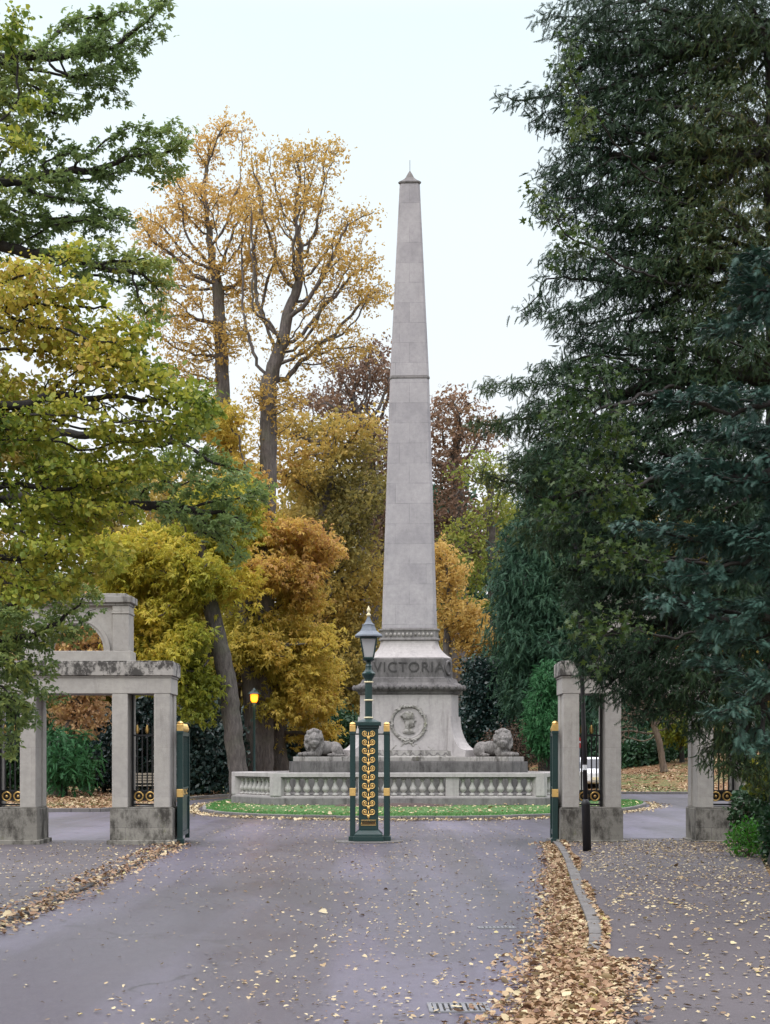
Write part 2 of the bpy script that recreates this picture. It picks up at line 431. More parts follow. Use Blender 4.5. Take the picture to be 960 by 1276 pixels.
def T_spray(n=6, w=.22, droop=.5, seed=0, nw=.05, up=0.0):
    r = np.random.default_rng(seed); V = []; Fc = []
    def c(t): return np.array([t, 0, up * t - droop * t * t])
    for i in range(n):
        t = .05 + .9 * i / n
        for sgn in (1, -1):
            L = w * (1.05 - .75 * t) * r.uniform(.75, 1.2)
            b0, b1 = c(t), c(t + nw * 2)
            tip = c(t + .1) + np.array([L * .55, sgn * L, -L * .2 + r.normal(0, .03)])
            b = len(V); V += [b0, b1, tip]; Fc.append((b, b + 1, b + 2))
    b = len(V); V += [c(.0) + [0, .012, 0], c(.0) - [0, .012, 0], c(.55), c(1.05)]
    Fc += [(b, b + 1, b + 2), (b, b + 2, b + 3)]
    return np.array(V), Fc
def T_clump(n=4, seed=0, w=.3):
    r = np.random.default_rng(seed); V = []; Fc = []
    for i in range(n):
        p = r.normal(0, .55, 3) * [1, 1, .6]; a = r.normal(0, 1, 3); a /= np.linalg.norm(a); q = np.cross(a, r.normal(0, 1, 3)); q /= np.linalg.norm(q)
        b = len(V); V += [p, p + a * .5 + q * w, p + a, p + a * .5 - q * w]; Fc.append((b, b + 1, b + 2, b + 3))
    return np.array(V), Fc
TP = {
 'oval': [T_oval(), T_oval(.24, .03, .2), T_oval(.32, .1, .05)],
 'heart': [T_heart(), T_oval(.36, .1, .15), T_heart()],
 'oakr': [T_rosette(5, .19, 1.6, .2, 1), T_rosette(4, .2, 1.3, .3, 2), T_rosette(6, .17, 2.0, .15, 3)],
 'palm': [T_rosette(6, .14, 1.9, .35, 4), T_rosette(5, .15, 1.4, .5, 5), T_rosette(7, .13, 2.3, .4, 6)],
 'maple': [T_maple()],
 'spray': [T_spray(7, .26, .45, 1), T_spray(8, .22, .7, 2), T_spray(6, .3, .3, 3)],
 'fern': [T_spray(10, .42, .22, 4, .045, .12), T_spray(11, .38, .35, 5, .045, .1), T_spray(9, .46, .1, 6, .05, .05)],
 'clump': [T_clump(4, 1), T_clump(5, 2), T_clump(4, 3, .25)],
}

def unit(a): return a / np.maximum(np.linalg.norm(a, axis=-1, keepdims=True), 1e-9)

def leaves(name, pos, axis, nrm, scale, tone, tkey, mat, parent=None, rng=None):
    rng = rng or np.random.default_rng(1)
    a = unit(axis); b = unit(np.cross(nrm, a)); n = np.cross(a, b)
    pick = rng.integers(0, len(TP[tkey]), len(pos)); Vs = []; Fs = {}; Ts = []; base = 0
    for k, (tv, tf) in enumerate(TP[tkey]):
        m = np.where(pick == k)[0]
        if not len(m): continue
        v = tv[None, :, 0, None] * a[m][:, None] + tv[None, :, 1, None] * b[m][:, None] + tv[None, :, 2, None] * n[m][:, None]
        v = v * scale[m][:, None, None] + pos[m][:, None]
        nv = len(tv); off = base + np.arange(len(m))[:, None, None] * nv
        for sz in {len(f) for f in tf}:
            fa = np.array([f for f in tf if len(f) == sz])[None] + off
            Fs.setdefault(sz, []).append(fa.reshape(-1, sz))
        Vs.append(v.reshape(-1, 3)); Ts.append(np.repeat(tone[m], nv)); base += nv * len(m)
    return np_mesh(name, np.concatenate(Vs), [np.concatenate(x) for x in Fs.values()], mat, parent, np.concatenate(Ts))

def vnoise(p, sc, seed=0):
    """cheap smooth clump noise 0..1"""
    r = np.random.default_rng(seed); s = np.zeros(len(p))
    for i in range(5):
        k = r.normal(0, 1, 3); k = k / np.linalg.norm(k) * sc * r.uniform(.6, 1.7)
        s += np.sin(p @ k + r.uniform(0, 6.28))
    return np.clip(.5 + s / 5.2, 0, 1)

def colonize(trunk, attr, step, kill, rng, jit=.18, maxit=260, lift=0.0, kids=3, forks=0, fork_lo=.3):
    tr = [np.array(p, float) for p in trunk]; nodes = [tr[0]]; par = [-1]
    for q in tr[1:]:
        p0 = nodes[-1].copy(); L = np.linalg.norm(q - p0); k = max(1, int(round(L / step)))
        for i in range(1, k + 1):
            nodes.append(p0 + (q - p0) * i / k + (rng.normal(0, .06 * step, 3) if i < k else 0)); par.append(len(nodes) - 2)
    nt = len(nodes)
    cap = 60000; N = np.zeros((cap, 3)); N[:nt] = nodes; PA = np.full(cap, -1); PA[:nt] = par; n = nt
    cc = np.zeros(cap, int)
    # limbs leave the trunk at a few forks only
    if forks: cand = np.unique(np.linspace(nt * fork_lo, nt - 1, forks).astype(int) + np.where(np.arange(forks) < forks - 1, rng.integers(-1, 2, forks), 0)); cand = cand[(cand > 0) & (cand < nt)]
    else: cand = np.arange(nt // 4, nt)
    d = np.linalg.norm(attr[:, None] - N[None, cand], axis=2); near = cand[d.argmin(1)]; dist = d.min(1)
    alive = dist > kill; stall = np.zeros(len(attr), int)
    for it in range(maxit):
        a = np.where(alive)[0]
        if not len(a) or n > cap - 2500: break
        dv = unit(attr[a] - N[near[a]]); uq, inv = np.unique(near[a], return_inverse=True)
        G = np.zeros((len(uq), 3)); np.add.at(G, inv, dv)
        G = unit(G) + rng.normal(0, jit, G.shape); G[:, 2] += lift; G = unit(G)
        ok = cc[uq] < kids
        new = N[uq[ok]] + step * G[ok]; m = len(new)
        if m == 0: break
        N[n:n + m] = new; PA[n:n + m] = uq[ok]; cc[uq[ok]] += 1
        dd = np.linalg.norm(attr[a][:, None] - new[None], axis=2); j = dd.argmin(1); dm = dd[np.arange(len(a)), j]
        better = dm < dist[a] - 1e-6
        dist[a[better]] = dm[better]; near[a[better]] = n + j[better]
        stall[a] = np.where(better, 0, stall[a] + 1)
        n += m
        alive[a] = (dist[a] > kill) & (stall[a] < 6)
    return N[:n], PA[:n], nt

def skeleton(nodes, par, r0, r1, nt, tip, power=2.2):
    n = len(nodes); kidn = np.zeros(n, int); acc = np.zeros(n)
    for i in range(n - 1, -1, -1):
        if acc[i] == 0: acc[i] = 1.0
        if par[i] >= 0: acc[par[i]] += acc[i]; kidn[par[i]] += 1
    rad = acc ** (1 / power); rad = tip + (rad - 1) / max(rad[0] - 1, 1e-6) * (r0 - tip)
    return rad, acc, kidn

def tubes(name, nodes, par, rad, mat, parent, minr=0.0, k=6, flare=None):
    n = len(nodes); best = np.full(n, -1)
    for i in range(n):
        p = par[i]
        if p >= 0 and (best[p] < 0 or rad[i] > rad[best[p]]): best[p] = i
    V = []; Fq = []
    for i in range(n):
        if par[i] >= 0 and best[par[i]] == i: continue
        ch = [par[i]] if par[i] >= 0 else []
        j = i
        while j >= 0: ch.append(j); j = best[j]
        if len(ch) < 2: continue
        rr = [rad[c] for c in ch]
        if par[i] >= 0: rr[0] = rr[1]
        if max(rr) < minr: continue
        kk = k if max(rr) > .06 else (4 if max(rr) > .015 else 3)
        ref = np.array([.3, .2, 1.0]); prev = None
        for q, c in enumerate(ch):
            t = nodes[ch[min(q + 1, len(ch) - 1)]] - nodes[ch[max(q - 1, 0)]]; t = t / (np.linalg.norm(t) + 1e-9)
            u = ref - t * (ref @ t)
            if np.linalg.norm(u) < .1: u = np.array([1.0, .1, 0]) - t * t[0]
            u /= np.linalg.norm(u); ref = u; w = np.cross(t, u)
            b = len(V); f = rr[q]
            if flare and par[i] < 0 and q < 4: f *= 1 + flare * (1 - q / 4) ** 2
            for s in range(kk):
                an = 2 * math.pi * s / kk; V.append(nodes[c] + (u * math.cos(an) + w * math.sin(an)) * f)
            if prev is not None:
                for s in range(kk): Fq.append((prev + s, prev + (s + 1) % kk, b + (s + 1) % kk, b + s))
            prev = b
    return np_mesh(name, np.array(V), [np.array(Fq)], mat, parent, smooth=True)

def lumpy(blobs, rng, k, fx, fy):
    """break every crown ellipsoid into smaller leaf masses with gaps between"""
    out = []
    for b in blobs:
        px, py, D, rx, ry, rz = b[:6]
        for i in range(k):
            q = unit(rng.normal(0, 1, 3)) * rng.uniform(.15, .85) ** .6
            s_ = rng.uniform(.7, 1.3)
            out.append((px + q[0] * rx, py + q[2] * ry, D + q[1] * rz, rx * fx * s_, ry * fy * s_, rz * fx * s_))
    return out
def blob_points(blobs, dens, rng, off=(0, 0, 0)):
    """blobs: (px,py,D,rx_px,ry_px,depth_m) -> points filling the ellipsoids"""
    out = []
    for bl in blobs:
        px, py, D, rx, ry, rz = bl[:6]
        c = np.array(P(px, py, D)); a = np.array([rx * D / F, rz, ry * D / F])
        n = max(60 if D < 30 else 8, int(dens * 4.19 * a[0] * a[1] * a[2] * (bl[6] if len(bl) > 6 else 1)))
        q = unit(rng.normal(0, 1, (n, 3))) * (rng.uniform(0, 1, (n, 1)) ** .42)
        out.append(c + q * a)
    return np.concatenate(out)

def tree(name, label, cat, trunk, blobs, lm, tk, *, dens=1.0, step=.4, kill=.6, r0=.3, tip=.008, seed=1, per=4, size=.1,
         spread=.15, bark='bark', tipmax=3, droop=.2, out=.6, flat=.8, tone=(.5, .25), tsc=.6, group=None, lift=0.03, jit=.18, minr=0.0,
         tgrad=None, kids=3, forks=7, lump=None, fork_lo=.3, power=2.2, nvar=.6, side=None, axis_down=0.0, names=('trunk', 'crown')):
    rng = np.random.default_rng(seed)
    near = blobs[0][2] < 30; row = blobs[0][2] > 100
    if lump is None and lm in ('chestnut', 'chestnut_green', 'olive', 'beech', 'ash', 'airy', 'peach', 'lime', 'yellowgreen') and size > .05:
        lump = (13, .42, .27) if lm in ('airy', 'lime') else (14, .35, .21); dens *= 2.0 if lm in ('airy', 'lime') else 2.5
    if lump: blobs = lumpy(blobs, rng, *lump)
    at = blob_points(blobs, dens * (60 if near else 12 if row else 26), rng)
    step *= .74 if near else .72; kill *= .55 if near else .55
    size *= .74 if near else .70; per *= 1.9 if near else 2.1
    at = at[at[:, 2] > .25]
    N, PA, nt = colonize(trunk, at, step, kill, rng, jit=jit, lift=lift, kids=kids, forks=forks, fork_lo=fork_lo)
    rad, acc, kn = skeleton(N, PA, r0, 0, nt, tip, power)
    b0 = np.array(trunk[0])
    root = empty(name, tuple(b0), 0, label, cat, group)
    tubes(names[0], N - b0, PA, rad, M[bark], root, minr=minr, flare=.35)
    tw = np.where((acc <= tipmax) & (np.arange(len(N)) >= nt))[0]
    m = rng.poisson(per, len(tw)); idx = np.repeat(tw, m)
    pr = PA[idx]; f = rng.uniform(0, 1, (len(idx), 1)); d = unit(N[idx] - N[pr])
    pos = N[pr] + (N[idx] - N[pr]) * f + rng.normal(0, spread, (len(idx), 3)) * [1, 1, .75]
    ax = d * out + rng.normal(0, nvar, (len(idx), 3)); ax[:, 2] -= droop; ax = unit(ax)
    if axis_down: ax = unit(ax + np.array([0, 0, -axis_down]))
    nr = np.array([0, 0, flat]) + rng.normal(0, .45, (len(idx), 3))
    sc = size * np.clip(rng.lognormal(0, .3, len(idx)), .45, 1.55)
    tn = tone[0] + tone[1] * 2 * (vnoise(pos, tsc, seed) - .5) + rng.normal(0, .1, len(idx))
    if tgrad is not None:
        g = np.array(tgrad[:3]); tn = tn + (pos - np.array(tgrad[3])) @ g
    keep = pos[:, 2] > .12
    print('TREE', label[:40], 'attr', len(at), 'nodes', len(N), 'leaves', len(pos))
    leaves(names[1], (pos - b0)[keep], ax[keep], nr[keep], sc[keep], np.clip(tn, 0, 1)[keep], tk, LM[lm], root, rng)
    return root

# ================================================================== SETTING
def gz(x, y):
    """height of the ground sheet"""
    x = np.asarray(x, float); y = np.asarray(y, float)
    s = np.clip((y - 65.5) / 13, 0, 1); s = s * s * (3 - 2 * s)
    bank = s * np.clip(.45 + (x - 8) * .13, 0, 3.2) * np.clip((x - 2) / 5, 0, 1)
    far = np.clip((y - 95) / 60, 0, 1) * 2.0
    return bank + far

xs = np.unique(np.concatenate([np.linspace(-2500, -60, 8), np.linspace(-60, 60, 90), np.linspace(60, 2500, 8)]))
ys = np.unique(np.concatenate([[-400, -100], np.linspace(-20, 130, 110), [160, 220, 320, 500, 900, 1800, 4000]]))
GX, GY = np.meshgrid(xs, ys); GZ = gz(GX, GY)
nx, ny = len(xs), len(ys); ii = np.arange(nx * ny).reshape(ny, nx)
gf = np.stack([ii[:-1, :-1], ii[:-1, 1:], ii[1:, 1:], ii[1:, :-1]], -1).reshape(-1, 4)
g = np_mesh('ground', np.stack([GX, GY, GZ], -1).reshape(-1, 3), [gf], M['ground'], smooth=True); tag(g, kind='structure')

def sheet(name, poly, z, mat):
    mb = MB(); mb.add([(x, y, z) for x, y in poly], [tuple(range(len(poly)))])
    o = mb.build(name, mat); tag(o, kind='structure'); return o

road_poly = [(-3.9, -12), (3.5, -12), (3.5, 29.2), (7.4, 29.5), (45, 30), (45, 62), (20, 63.2), (8, 64.4), (0, 64.4), (-5.2, 61), (-7.0, 55), (-6.9, 47.5), (-7.5, 45), (-9.5, 44.2), (-45, 44), (-45, 30), (-8.2, 29.5), (-3.9, 29.2)]
sheet('road', road_poly, .008, M['asphalt'])

def smooth_line(pts, n=8):
    pts = [Vector((*p, 0)) for p in pts]; out = []
    for i in range(len(pts) - 1):
        p0, p1, p2, p3 = pts[max(i - 1, 0)], pts[i], pts[i + 1], pts[min(i + 2, len(pts) - 1)]
        for k in range(n):
            t = k / n
            q = .5 * ((2 * p1) + (-p0 + p2) * t + (2 * p0 - 5 * p1 + 4 * p2 - p3) * t * t + (-p0 + 3 * p1 - 3 * p2 + p3) * t ** 3)
            out.append((q.x, q.y))
    out.append((pts[-1].x, pts[-1].y)); return out

K_R = smooth_line([(-.9, -6), (.25, 4), (1.22, 10), (1.86, 13.6), (2.30, 18.5), (2.62, 22), (2.80, 24), (3.05, 27.6), (3.06, 29.2)])
K_L = smooth_line([(-3.62, -6), (-3.6, 10), (-3.62, 20), (-3.68, 27.6), (-3.70, 29.2)])
E_R = [(7.2, 29.2), (6.6, 27.6), (5.6, 24), (4.8, 20), (4.35, 16), (4.1, 10), (4.0, -6)]
PZ = .075
def pz(y):
    t_ = np.clip((np.asarray(y, float) - 11.2) / 2.2, 0, 1); return .016 + (PZ - .016) * t_ * t_ * (3 - 2 * t_)
mb = MB(); er = sorted([(q[1], q[0]) for q in E_R]); rows = []
for x, y in smooth_line(K_R, 3):
    xr = float(np.interp(y, [q[0] for q in er], [q[1] for q in er])); z = float(pz(y)); rows.append([(x, y, -.05), (x, y, z), (x + (xr - x) * .5, y, z + .004), (xr, y, z), (xr, y, -.05)])
mb.loft(rows); o = mb.build('pavement', M['pavement']); tag(o, kind='structure')
PL = .036
mb = MB(); mb.prism([(x, y) for x, y in K_L] + [(-8.2, 29.2), (-8.2, -6)], 'z', -.05, PL); o = mb.build('pavement', M['pavement']); tag(o, kind='structure')

def kerb(name, line, side, w=.13, z0=-.02, z1=PZ + .012, mat='kerb_stone', zf=None):
    """kerb stones along a line; side +1 / -1 says to which side of it the stone lies"""
    mb = MB(); L = 0
    for i in range(len(line) - 1):
        a, b = Vector(line[i]), Vector(line[i + 1]); t = (b - a)
        if t.length < 1e-4: continue
        d = t.normalized(); n = Vector((d.y, -d.x)) * side; k = max(1, round(t.length / .9))
        for q in range(k):
            p0 = a + t * (q / k) + d * .006; p1 = a + t * ((q + 1) / k) - d * .006
            h = (z1 if zf is None else float(zf(p0.y)) + .012) + random.uniform(-.006, .006)
            mb.prism([tuple(p0 - n * .004), tuple(p1 - n * .004), tuple(p1 + n * w), tuple(p0 + n * w)], 'z', z0, h)
    o = mb.build(name, M[mat], bevel=.012); tag(o, kind='structure'); return o
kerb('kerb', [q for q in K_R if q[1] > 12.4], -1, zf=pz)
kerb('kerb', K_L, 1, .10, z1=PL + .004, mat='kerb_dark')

# grass island
isl = [(-4.95, 43.6), (-3.9, 40.9), (-1.6, 39.1), (.8, 38.7), (3.2, 39.4), (5.3, 41.8), (7.2, 46), (8.2, 50.9), (7.4, 55), (4.5, 58), (.6, 59), (-3.2, 57), (-5.0, 53), (-5.35, 48)]
IS = smooth_line(isl + [isl[0]], 6)[:-1]
ctr = Vector((.8, 49))
kerb('island_kerb', IS + [IS[0]], -1, .14, -.02, .115)
mb = MB(); rings = []
for f in (1.0, .965, .9, .8, .6, .3):
    rings.append([(ctr.x + (x - ctr.x) * (f - (.012 if f == 1 else 0)), ctr.y + (y - ctr.y) * (f - (.012 if f == 1 else 0)), .10 + .05 * min(1, (1 - f) * 5)) for x, y in IS])
mb.loft(rings, False); mb.add(rings[-1], [tuple(range(len(IS)))])
lawn = mb.build('lawn', M['lawn'], smooth=True); tag(lawn, kind='structure')
def inpoly(x, y, poly):
    c = np.zeros(len(x), bool); n = len(poly); j = n - 1
    for i in range(n):
        xi, yi = poly[i]; xj, yj = poly[j]
        c ^= ((yi > y) != (yj > y)) & (x < (xj - xi) * (y - yi) / (yj - yi + 1e-12) + xi); j = i
    return c
rg = np.random.default_rng(5)
# grass blades on the near part of the lawn
gx, gy = rg.uniform(-5.3, 8.3, 90000), rg.uniform(38.6, 52, 90000)
inn = inpoly(gx, gy, [(ctr.x + (x - ctr.x) * .985, ctr.y + (y - ctr.y) * .985) for x, y in IS]); gx, gy = gx[inn], gy[inn]
n = len(gx); an = rg.uniform(0, 6.28, n); h = rg.uniform(.02, .055, n); w = .012
dx, dy = np.cos(an) * w, np.sin(an) * w; lx, ly = rg.normal(0, .015, n), rg.normal(0, .015, n)
zz = np.full(n, .125)
V = np.stack([np.stack([gx - dx, gy - dy, zz - .03], 1), np.stack([gx + dx, gy + dy, zz - .03], 1), np.stack([gx + lx, gy + ly, zz + h], 1)], 1).reshape(-1, 3)
o = np_mesh('grass', V, [np.arange(3 * n).reshape(-1, 3)], M['blade']); tag(o, 'short green grass covering the island round the monument', 'grass', kind='stuff')
# flower bed of bare soil in front of the balustrade
mb = MB(); bed = [(.25 + 1.75 * math.cos(a) , 45.1 + .75 * math.sin(a)) for a in np.linspace(0, 2 * math.pi, 28)[:-1]]
rr = [[(.25 + (x - .25) * f, 45.1 + (y - 45.1) * f, z) for x, y in bed] for f, z in ((1, .135), (.9, .19), (.5, .22), (.1, .23))]
mb.loft(rr, False); mb.add(rr[-1], [tuple(range(27))])
o = mb.build('soil_bed', M['soil'], smooth=True); tag(o, kind='structure')
# outer kerbs of the ring road
kerb('kerb', smooth_line([(-45, 44), (-20, 44.1), (-9.5, 44.2), (-7.5, 45), (-6.9, 47.5), (-7.0, 55), (-5.2, 61), (0, 64.4), (8, 64.4), (20, 63.2), (45, 62)], 6), -1, .14, -.02, .11)
# yellow line and drain grates
mb = MB(); mb.prism([(1.02, 9.3), (1.10, 9.3), (1.19, 10.6), (1.11, 10.6)], 'z', .0085, .0125)
o = mb.build('road_marking', M['yellow']); tag(o, kind='structure')
def grate(x, y, w, d, rz, label):
    root = empty('drain_grate', (x, y, .008), rz, label, 'drain cover')
    f = MB()
    f.box(-w / 2, w / 2, -d / 2, -d / 2 + .025, 0, .012).box(-w / 2, w / 2, d / 2 - .025, d / 2, 0, .012)
    f.box(-w / 2, -w / 2 + .025, -d / 2 + .026, d / 2 - .026, 0, .012).box(w / 2 - .025, w / 2, -d / 2 + .026, d / 2 - .026, 0, .012)
    f.build('frame', M['grate'], root)
    b = MB(); n = int(w / .042)
    for i in range(n):
        cx = -w / 2 + .025 + (w - .05) * (i + .5) / n; b.box(cx - .011, cx + .011, -d / 2 + .027, d / 2 - .027, .001, .010)
    b.build('bar', M['grate'], root)
    p = MB(); p.box(-w / 2 + .02, w / 2 - .02, -d / 2 + .02, d / 2 - .02, -.004, .0006); p.build('pit_shade', M['tyre'], root)  # thin black slab, painted dark for the shade below the bars
grate(.46, 10.05, .38, .36, .02, 'grey iron drain grate in the road nearest the viewer')
grate(1.02, 14.7, .34, .16, .05, 'small drain grate in the road beside the thick leaf drift')

# ================================================================== MONUMENT
MX, MY = .77, 49.7
def trihex(w, s, z, gx=0, gy=0):
    r = (2 * w + 2 * s) / (2 * math.sqrt(3)); out = []
    for k in range(3):
        a = 2 * math.pi * k / 3
        for x in (-w, w):
            out.append((x * math.cos(a) + r * math.sin(a) + gx, x * math.sin(a) - r * math.cos(a) + gy, z))
    return out
def rad3(w, s): return (2 * w + 2 * s) / (2 * math.sqrt(3))
def hl(secs): 
    mb = MB(); mb.loft([trihex(*q) for q in secs]); return mb

mon = empty('obelisk_monument', (MX, MY, 0), R(-3), 'tall tapering stone obelisk with a carved portrait medallion, rising behind the balustrade', 'monument')
# shaft: w = half front face, s = chamfer
hl([(.755, .20, 5.46), (.53, .155, 13.15)]).build('shaft', M['shaft'], mon, bevel=.012)
hl([(.54, .16, 13.155), (.545, .165, 13.19), (.535, .16, 13.23)]).build('shaft_band', M['dark_stone'], mon)
hl([(.528, .155, 13.235), (.262, .105, 19.22)]).build('shaft', M['shaft'], mon, bevel=.012)
hl([(.29, .115, 19.225), (.30, .12, 19.27), (.18, .075, 19.36), (.11, .045, 19.44), (.06, .03, 19.56), (.012, .006, 19.66)]).build('pyramid_cap', M['dark_stone'], mon)
mb = MB(); mb.tube([(0, 0, 19.62), (0, 0, 20.0)], .008, 5); mb.build('lightning_rod', M['black_iron'], mon)
# moulding under the shaft with beads
bm_ = hl([(.80, .22, 5.08), (.83, .23, 5.10), (.83, .23, 5.14), (.79, .215, 5.17), (.79, .215, 5.37), (.83, .23, 5.40), (.83, .23, 5.44), (.78, .21, 5.457)])
base_band = bm_.build('bead_moulding', M['dark_stone'], mon)
r_ = rad3(.79, .215)
for k in range(3):
    a = 2 * math.pi * k / 3; mb = MB()
    for i in range(12):
        x = -.75 + 1.5 * (i + .5) / 12
        mb.ball((x * math.cos(a) + r_ * math.sin(a), x * math.sin(a) - r_ * math.cos(a), 5.27), (.045, .045, .06), 8, 6)
    mb.build('bead_row', M['dirty_stone'], base_band, smooth=True)
# concave neck
secs = []
for i in range(9):
    u = i / 8; z = 5.075 - .53 * u; e2 = u ** 2.2
    secs.append((.785 + .25 * e2, .21 + .30 * e2, z))
nk = hl(list(reversed(secs))).build('neck', M['pale'], mon, smooth=False)
frz = hl([(1.10, .56, 3.90), (1.06, .54, 3.95), (1.05, .53, 4.50), (1.03, .50, 4.548)]).build('frieze', M['grime_shade_stone'], mon, bevel=.01)
# raised lettering on the frieze
fc = bpy.data.curves.new('letters', 'FONT'); fc.body = 'VICTORIA'; fc.size = .44; fc.align_x = 'CENTER'; fc.align_y = 'CENTER'; fc.extrude = .012; fc.space_character = 1.12
fo = bpy.data.objects.new('letters', fc); COL.objects.link(fo)
dg = bpy.context.evaluated_depsgraph_get(); lme = bpy.data.meshes.new_from_object(fo.evaluated_get(dg))
bpy.data.objects.remove(fo)
lo = bpy.data.objects.new('lettering', lme); COL.objects.link(lo); lo.parent = frz
lme.materials.clear(); lme.materials.append(M['letter'])
lo.location = (0, -rad3(1.058, .535) - .006, 4.24); lo.rotation_euler = (R(90), 0, 0)
# wreaths on the chamfered corners of the frieze
for k in range(3):
    a = R(-30 + 120 * k); c = (2 * rad3(1.05, .53) - .53 * math.cos(R(30)) + .02)
    mb = MB(); ring = []
    for i in range(16):
        t_ = 2 * math.pi * i / 16; u = .15 * math.cos(t_)
        ring.append((c * math.cos(a) - u * math.sin(a), c * math.sin(a) + u * math.cos(a), 4.24 + .2 * math.sin(t_)))
    mb.tube(ring, .045, 6, True); mb.build('wreath', M['grime_shade_stone'], frz, smooth=True)
# cornice with leaf ornament
cor = hl([(1.32, .43, 3.42), (1.34, .46, 3.45), (1.35, .46, 3.50), (1.42, .52, 3.56), (1.45, .54, 3.64), (1.40, .52, 3.68), (1.22, .56, 3.78), (1.16, .56, 3.897)]).build('cornice', M['grime_shade_stone'], mon)
mb = MB(); r_ = rad3(1.45, .54)
for k in range(3):
    a = 2 * math.pi * k / 3
    for i in range(17):
        x = -1.42 + 2.84 * (i + .5) / 17
        mb.ball((x * math.cos(a) + r_ * math.sin(a), x * math.sin(a) - r_ * math.cos(a), 3.62 + .015 * (i % 2)), (.075, .06, .085), 7, 5)
    a = R(-30 + 120 * k); c = 2 * r_ - .54 * math.cos(R(30))
    for u in (-.18, 0, .18):
        mb.ball((c * math.cos(a) - u * math.sin(a), c * math.sin(a) + u * math.cos(a), 3.62), (.07, .07, .09), 7, 5)
mb.build('leaf_moulding', M['grime_shade_stone'], cor, smooth=True)
# die
die = hl([(1.36, .46, 1.72), (1.33, .44, 2.0), (1.30, .43, 2.5), (1.29, .43, 3.417)]).build('die', M['pale'], mon, bevel=.01)
# concave buttresses at the three corners
cb = 2 * rad3(1.30, .43) - .43 * math.cos(R(30))
for k in range(3):
    a = R(-30 + 120 * k); prof = [(cb - .05, 1.534), (cb - .05, 2.75)]
    for i in range(10):
        u = i / 9; prof.append((cb + .015 + .56 * (1 - math.cos(u * math.pi / 2)) , 2.75 - 1.02 * math.sin(u * math.pi / 2) ))
    prof.append((cb + .575, 1.534))
    mb = MB(); hw = .30
    def pt(c_, z_, u_): return (c_ * math.cos(a) - u_ * math.sin(a), c_ * math.sin(a) + u_ * math.cos(a), z_)
    mb.loft([[pt(c_, z_, -hw * (1 + .35 * max(0, 2.4 - z_) )) for c_, z_ in prof], [pt(c_, z_, hw * (1 + .35 * max(0, 2.4 - z_))) for c_, z_ in prof]])
    mb.build('corner_buttress', M['pale'], mon)
# guilloche band at the foot of the die
gb = hl([(1.50, .75, 1.39), (1.50, .75, 1.52), (1.44, .62, 1.56), (1.42, .60, 1.717)]).build('foot_moulding', M['dirty_stone'], mon, bevel=.012)
r_ = rad3(1.43, .61) + .0
for k in range(3):
    a = 2 * math.pi * k / 3; mb = MB()
    for i in range(11):
        x0 = -1.38 + 2.76 * (i + .5) / 11
        arc = [(x0 + .105 * math.cos(t_), 1.66 - .10 * math.sin(t_)) for t_ in np.linspace(0, math.pi, 8)]
        mb.tube([(x * math.cos(a) + r_ * math.sin(a), x * math.sin(a) - r_ * math.cos(a), z) for x, z in arc], .022, 5)
    mb.build('scallop_row', M['dark_stone'], gb, smooth=True)
# terrace block carrying the lions
hl([(3.12, 1.08, .10), (3.12, 1.08, .42), (3.08, 1.02, .46), (3.08, 1.02, 1.385)]).build('base_block', M['grime_shade_stone'], mon, bevel=.015)  # coloured dark so the gaps between the balusters look shaded
for k in range(3):
    a = R(-30 + 120 * k); mb = MB()
    q = [(1.95, -.52), (3.72, -.52), (3.72, .52), (1.95, .52)]
    mb.prism([(c_ * math.cos(a) - u_ * math.sin(a), c_ * math.sin(a) + u_ * math.cos(a)) for c_, u_ in q], 'z', 1.387, 1.53)
    mb.build('lion_plinth', M['dirty_stone'], mon, bevel=.015)
# medallion
MZ = 2.55; fy = -rad3(1.302, .432)
mb = MB(); mb.lathe([(.0, 0), (.46, 0), (.46, .035), (.40, .022), (.0, .02)], 40)
med = mb.build('medallion', M['pale'], mon, smooth=False); med.location = (0, fy + .012, MZ); med.rotation_euler = (R(90), 0, 0)
mb = MB(); rw = np.random.default_rng(3)
ringp = [(.52 * math.cos(t_), .52 * math.sin(t_), .03) for t_ in np.linspace(0, 2 * math.pi, 41)[:-1]]
mb.tube(ringp, .05, 6, True)
for i in range(90):
    t_ = 2 * math.pi * i / 90; rr_ = .52 + rw.uniform(-.06, .06)
    mb.ball((rr_ * math.cos(t_), rr_ * math.sin(t_), .06 + rw.uniform(-.02, .03)), (.045, .02, .022), 6, 4, Matrix.Rotation(t_ + 1.57 + rw.choice([-.7, .7]), 3, 'Z'))
w_ = organic(mb, 'wreath', M['dirty_stone'], med, .016, 1)
prof_f = [(-.17, -.30), (.02, -.33), (.20, -.29), (.17, -.245), (.085, -.215), (.07, -.18), (.07, -.13), (.09, -.115), (.155, -.115), (.19, -.085), (.168, -.05), (.184, -.03), (.168, -.012), (.158, -.002), (.174, .012), (.172, .032), (.165, .045), (.238, .062), (.236, .082), (.185, .125), (.165, .16), (.172, .20), (.165, .25), (.14, .30),
          (.09, .345), (.02, .37), (-.06, .37), (-.13, .345), (-.17, .30), (-.205, .295), (-.245, .265), (-.255, .22), (-.235, .185), (-.205, .165), (-.185, .13), (-.15, .07), (-.115, .02), (-.105, -.06), (-.115, -.14), (-.155, -.215), (-.19, -.26)]
mb = MB(); mb.prism(prof_f, 'z', .0, .075)
for (x, y), r in [((-.02, .24), (.17, .13, .06)), ((-.20, .225), (.055, .055, .05)), ((.07, .08), (.085, .12, .035)), ((.03, .15), (.06, .05, .05)), ((-.03, -.07), (.06, .14, .035)), ((0, -.24), (.15, .06, .03)), ((.13, .01), (.035, .05, .03))]:
    mb.ball((x, y, .07), r, 14, 8)
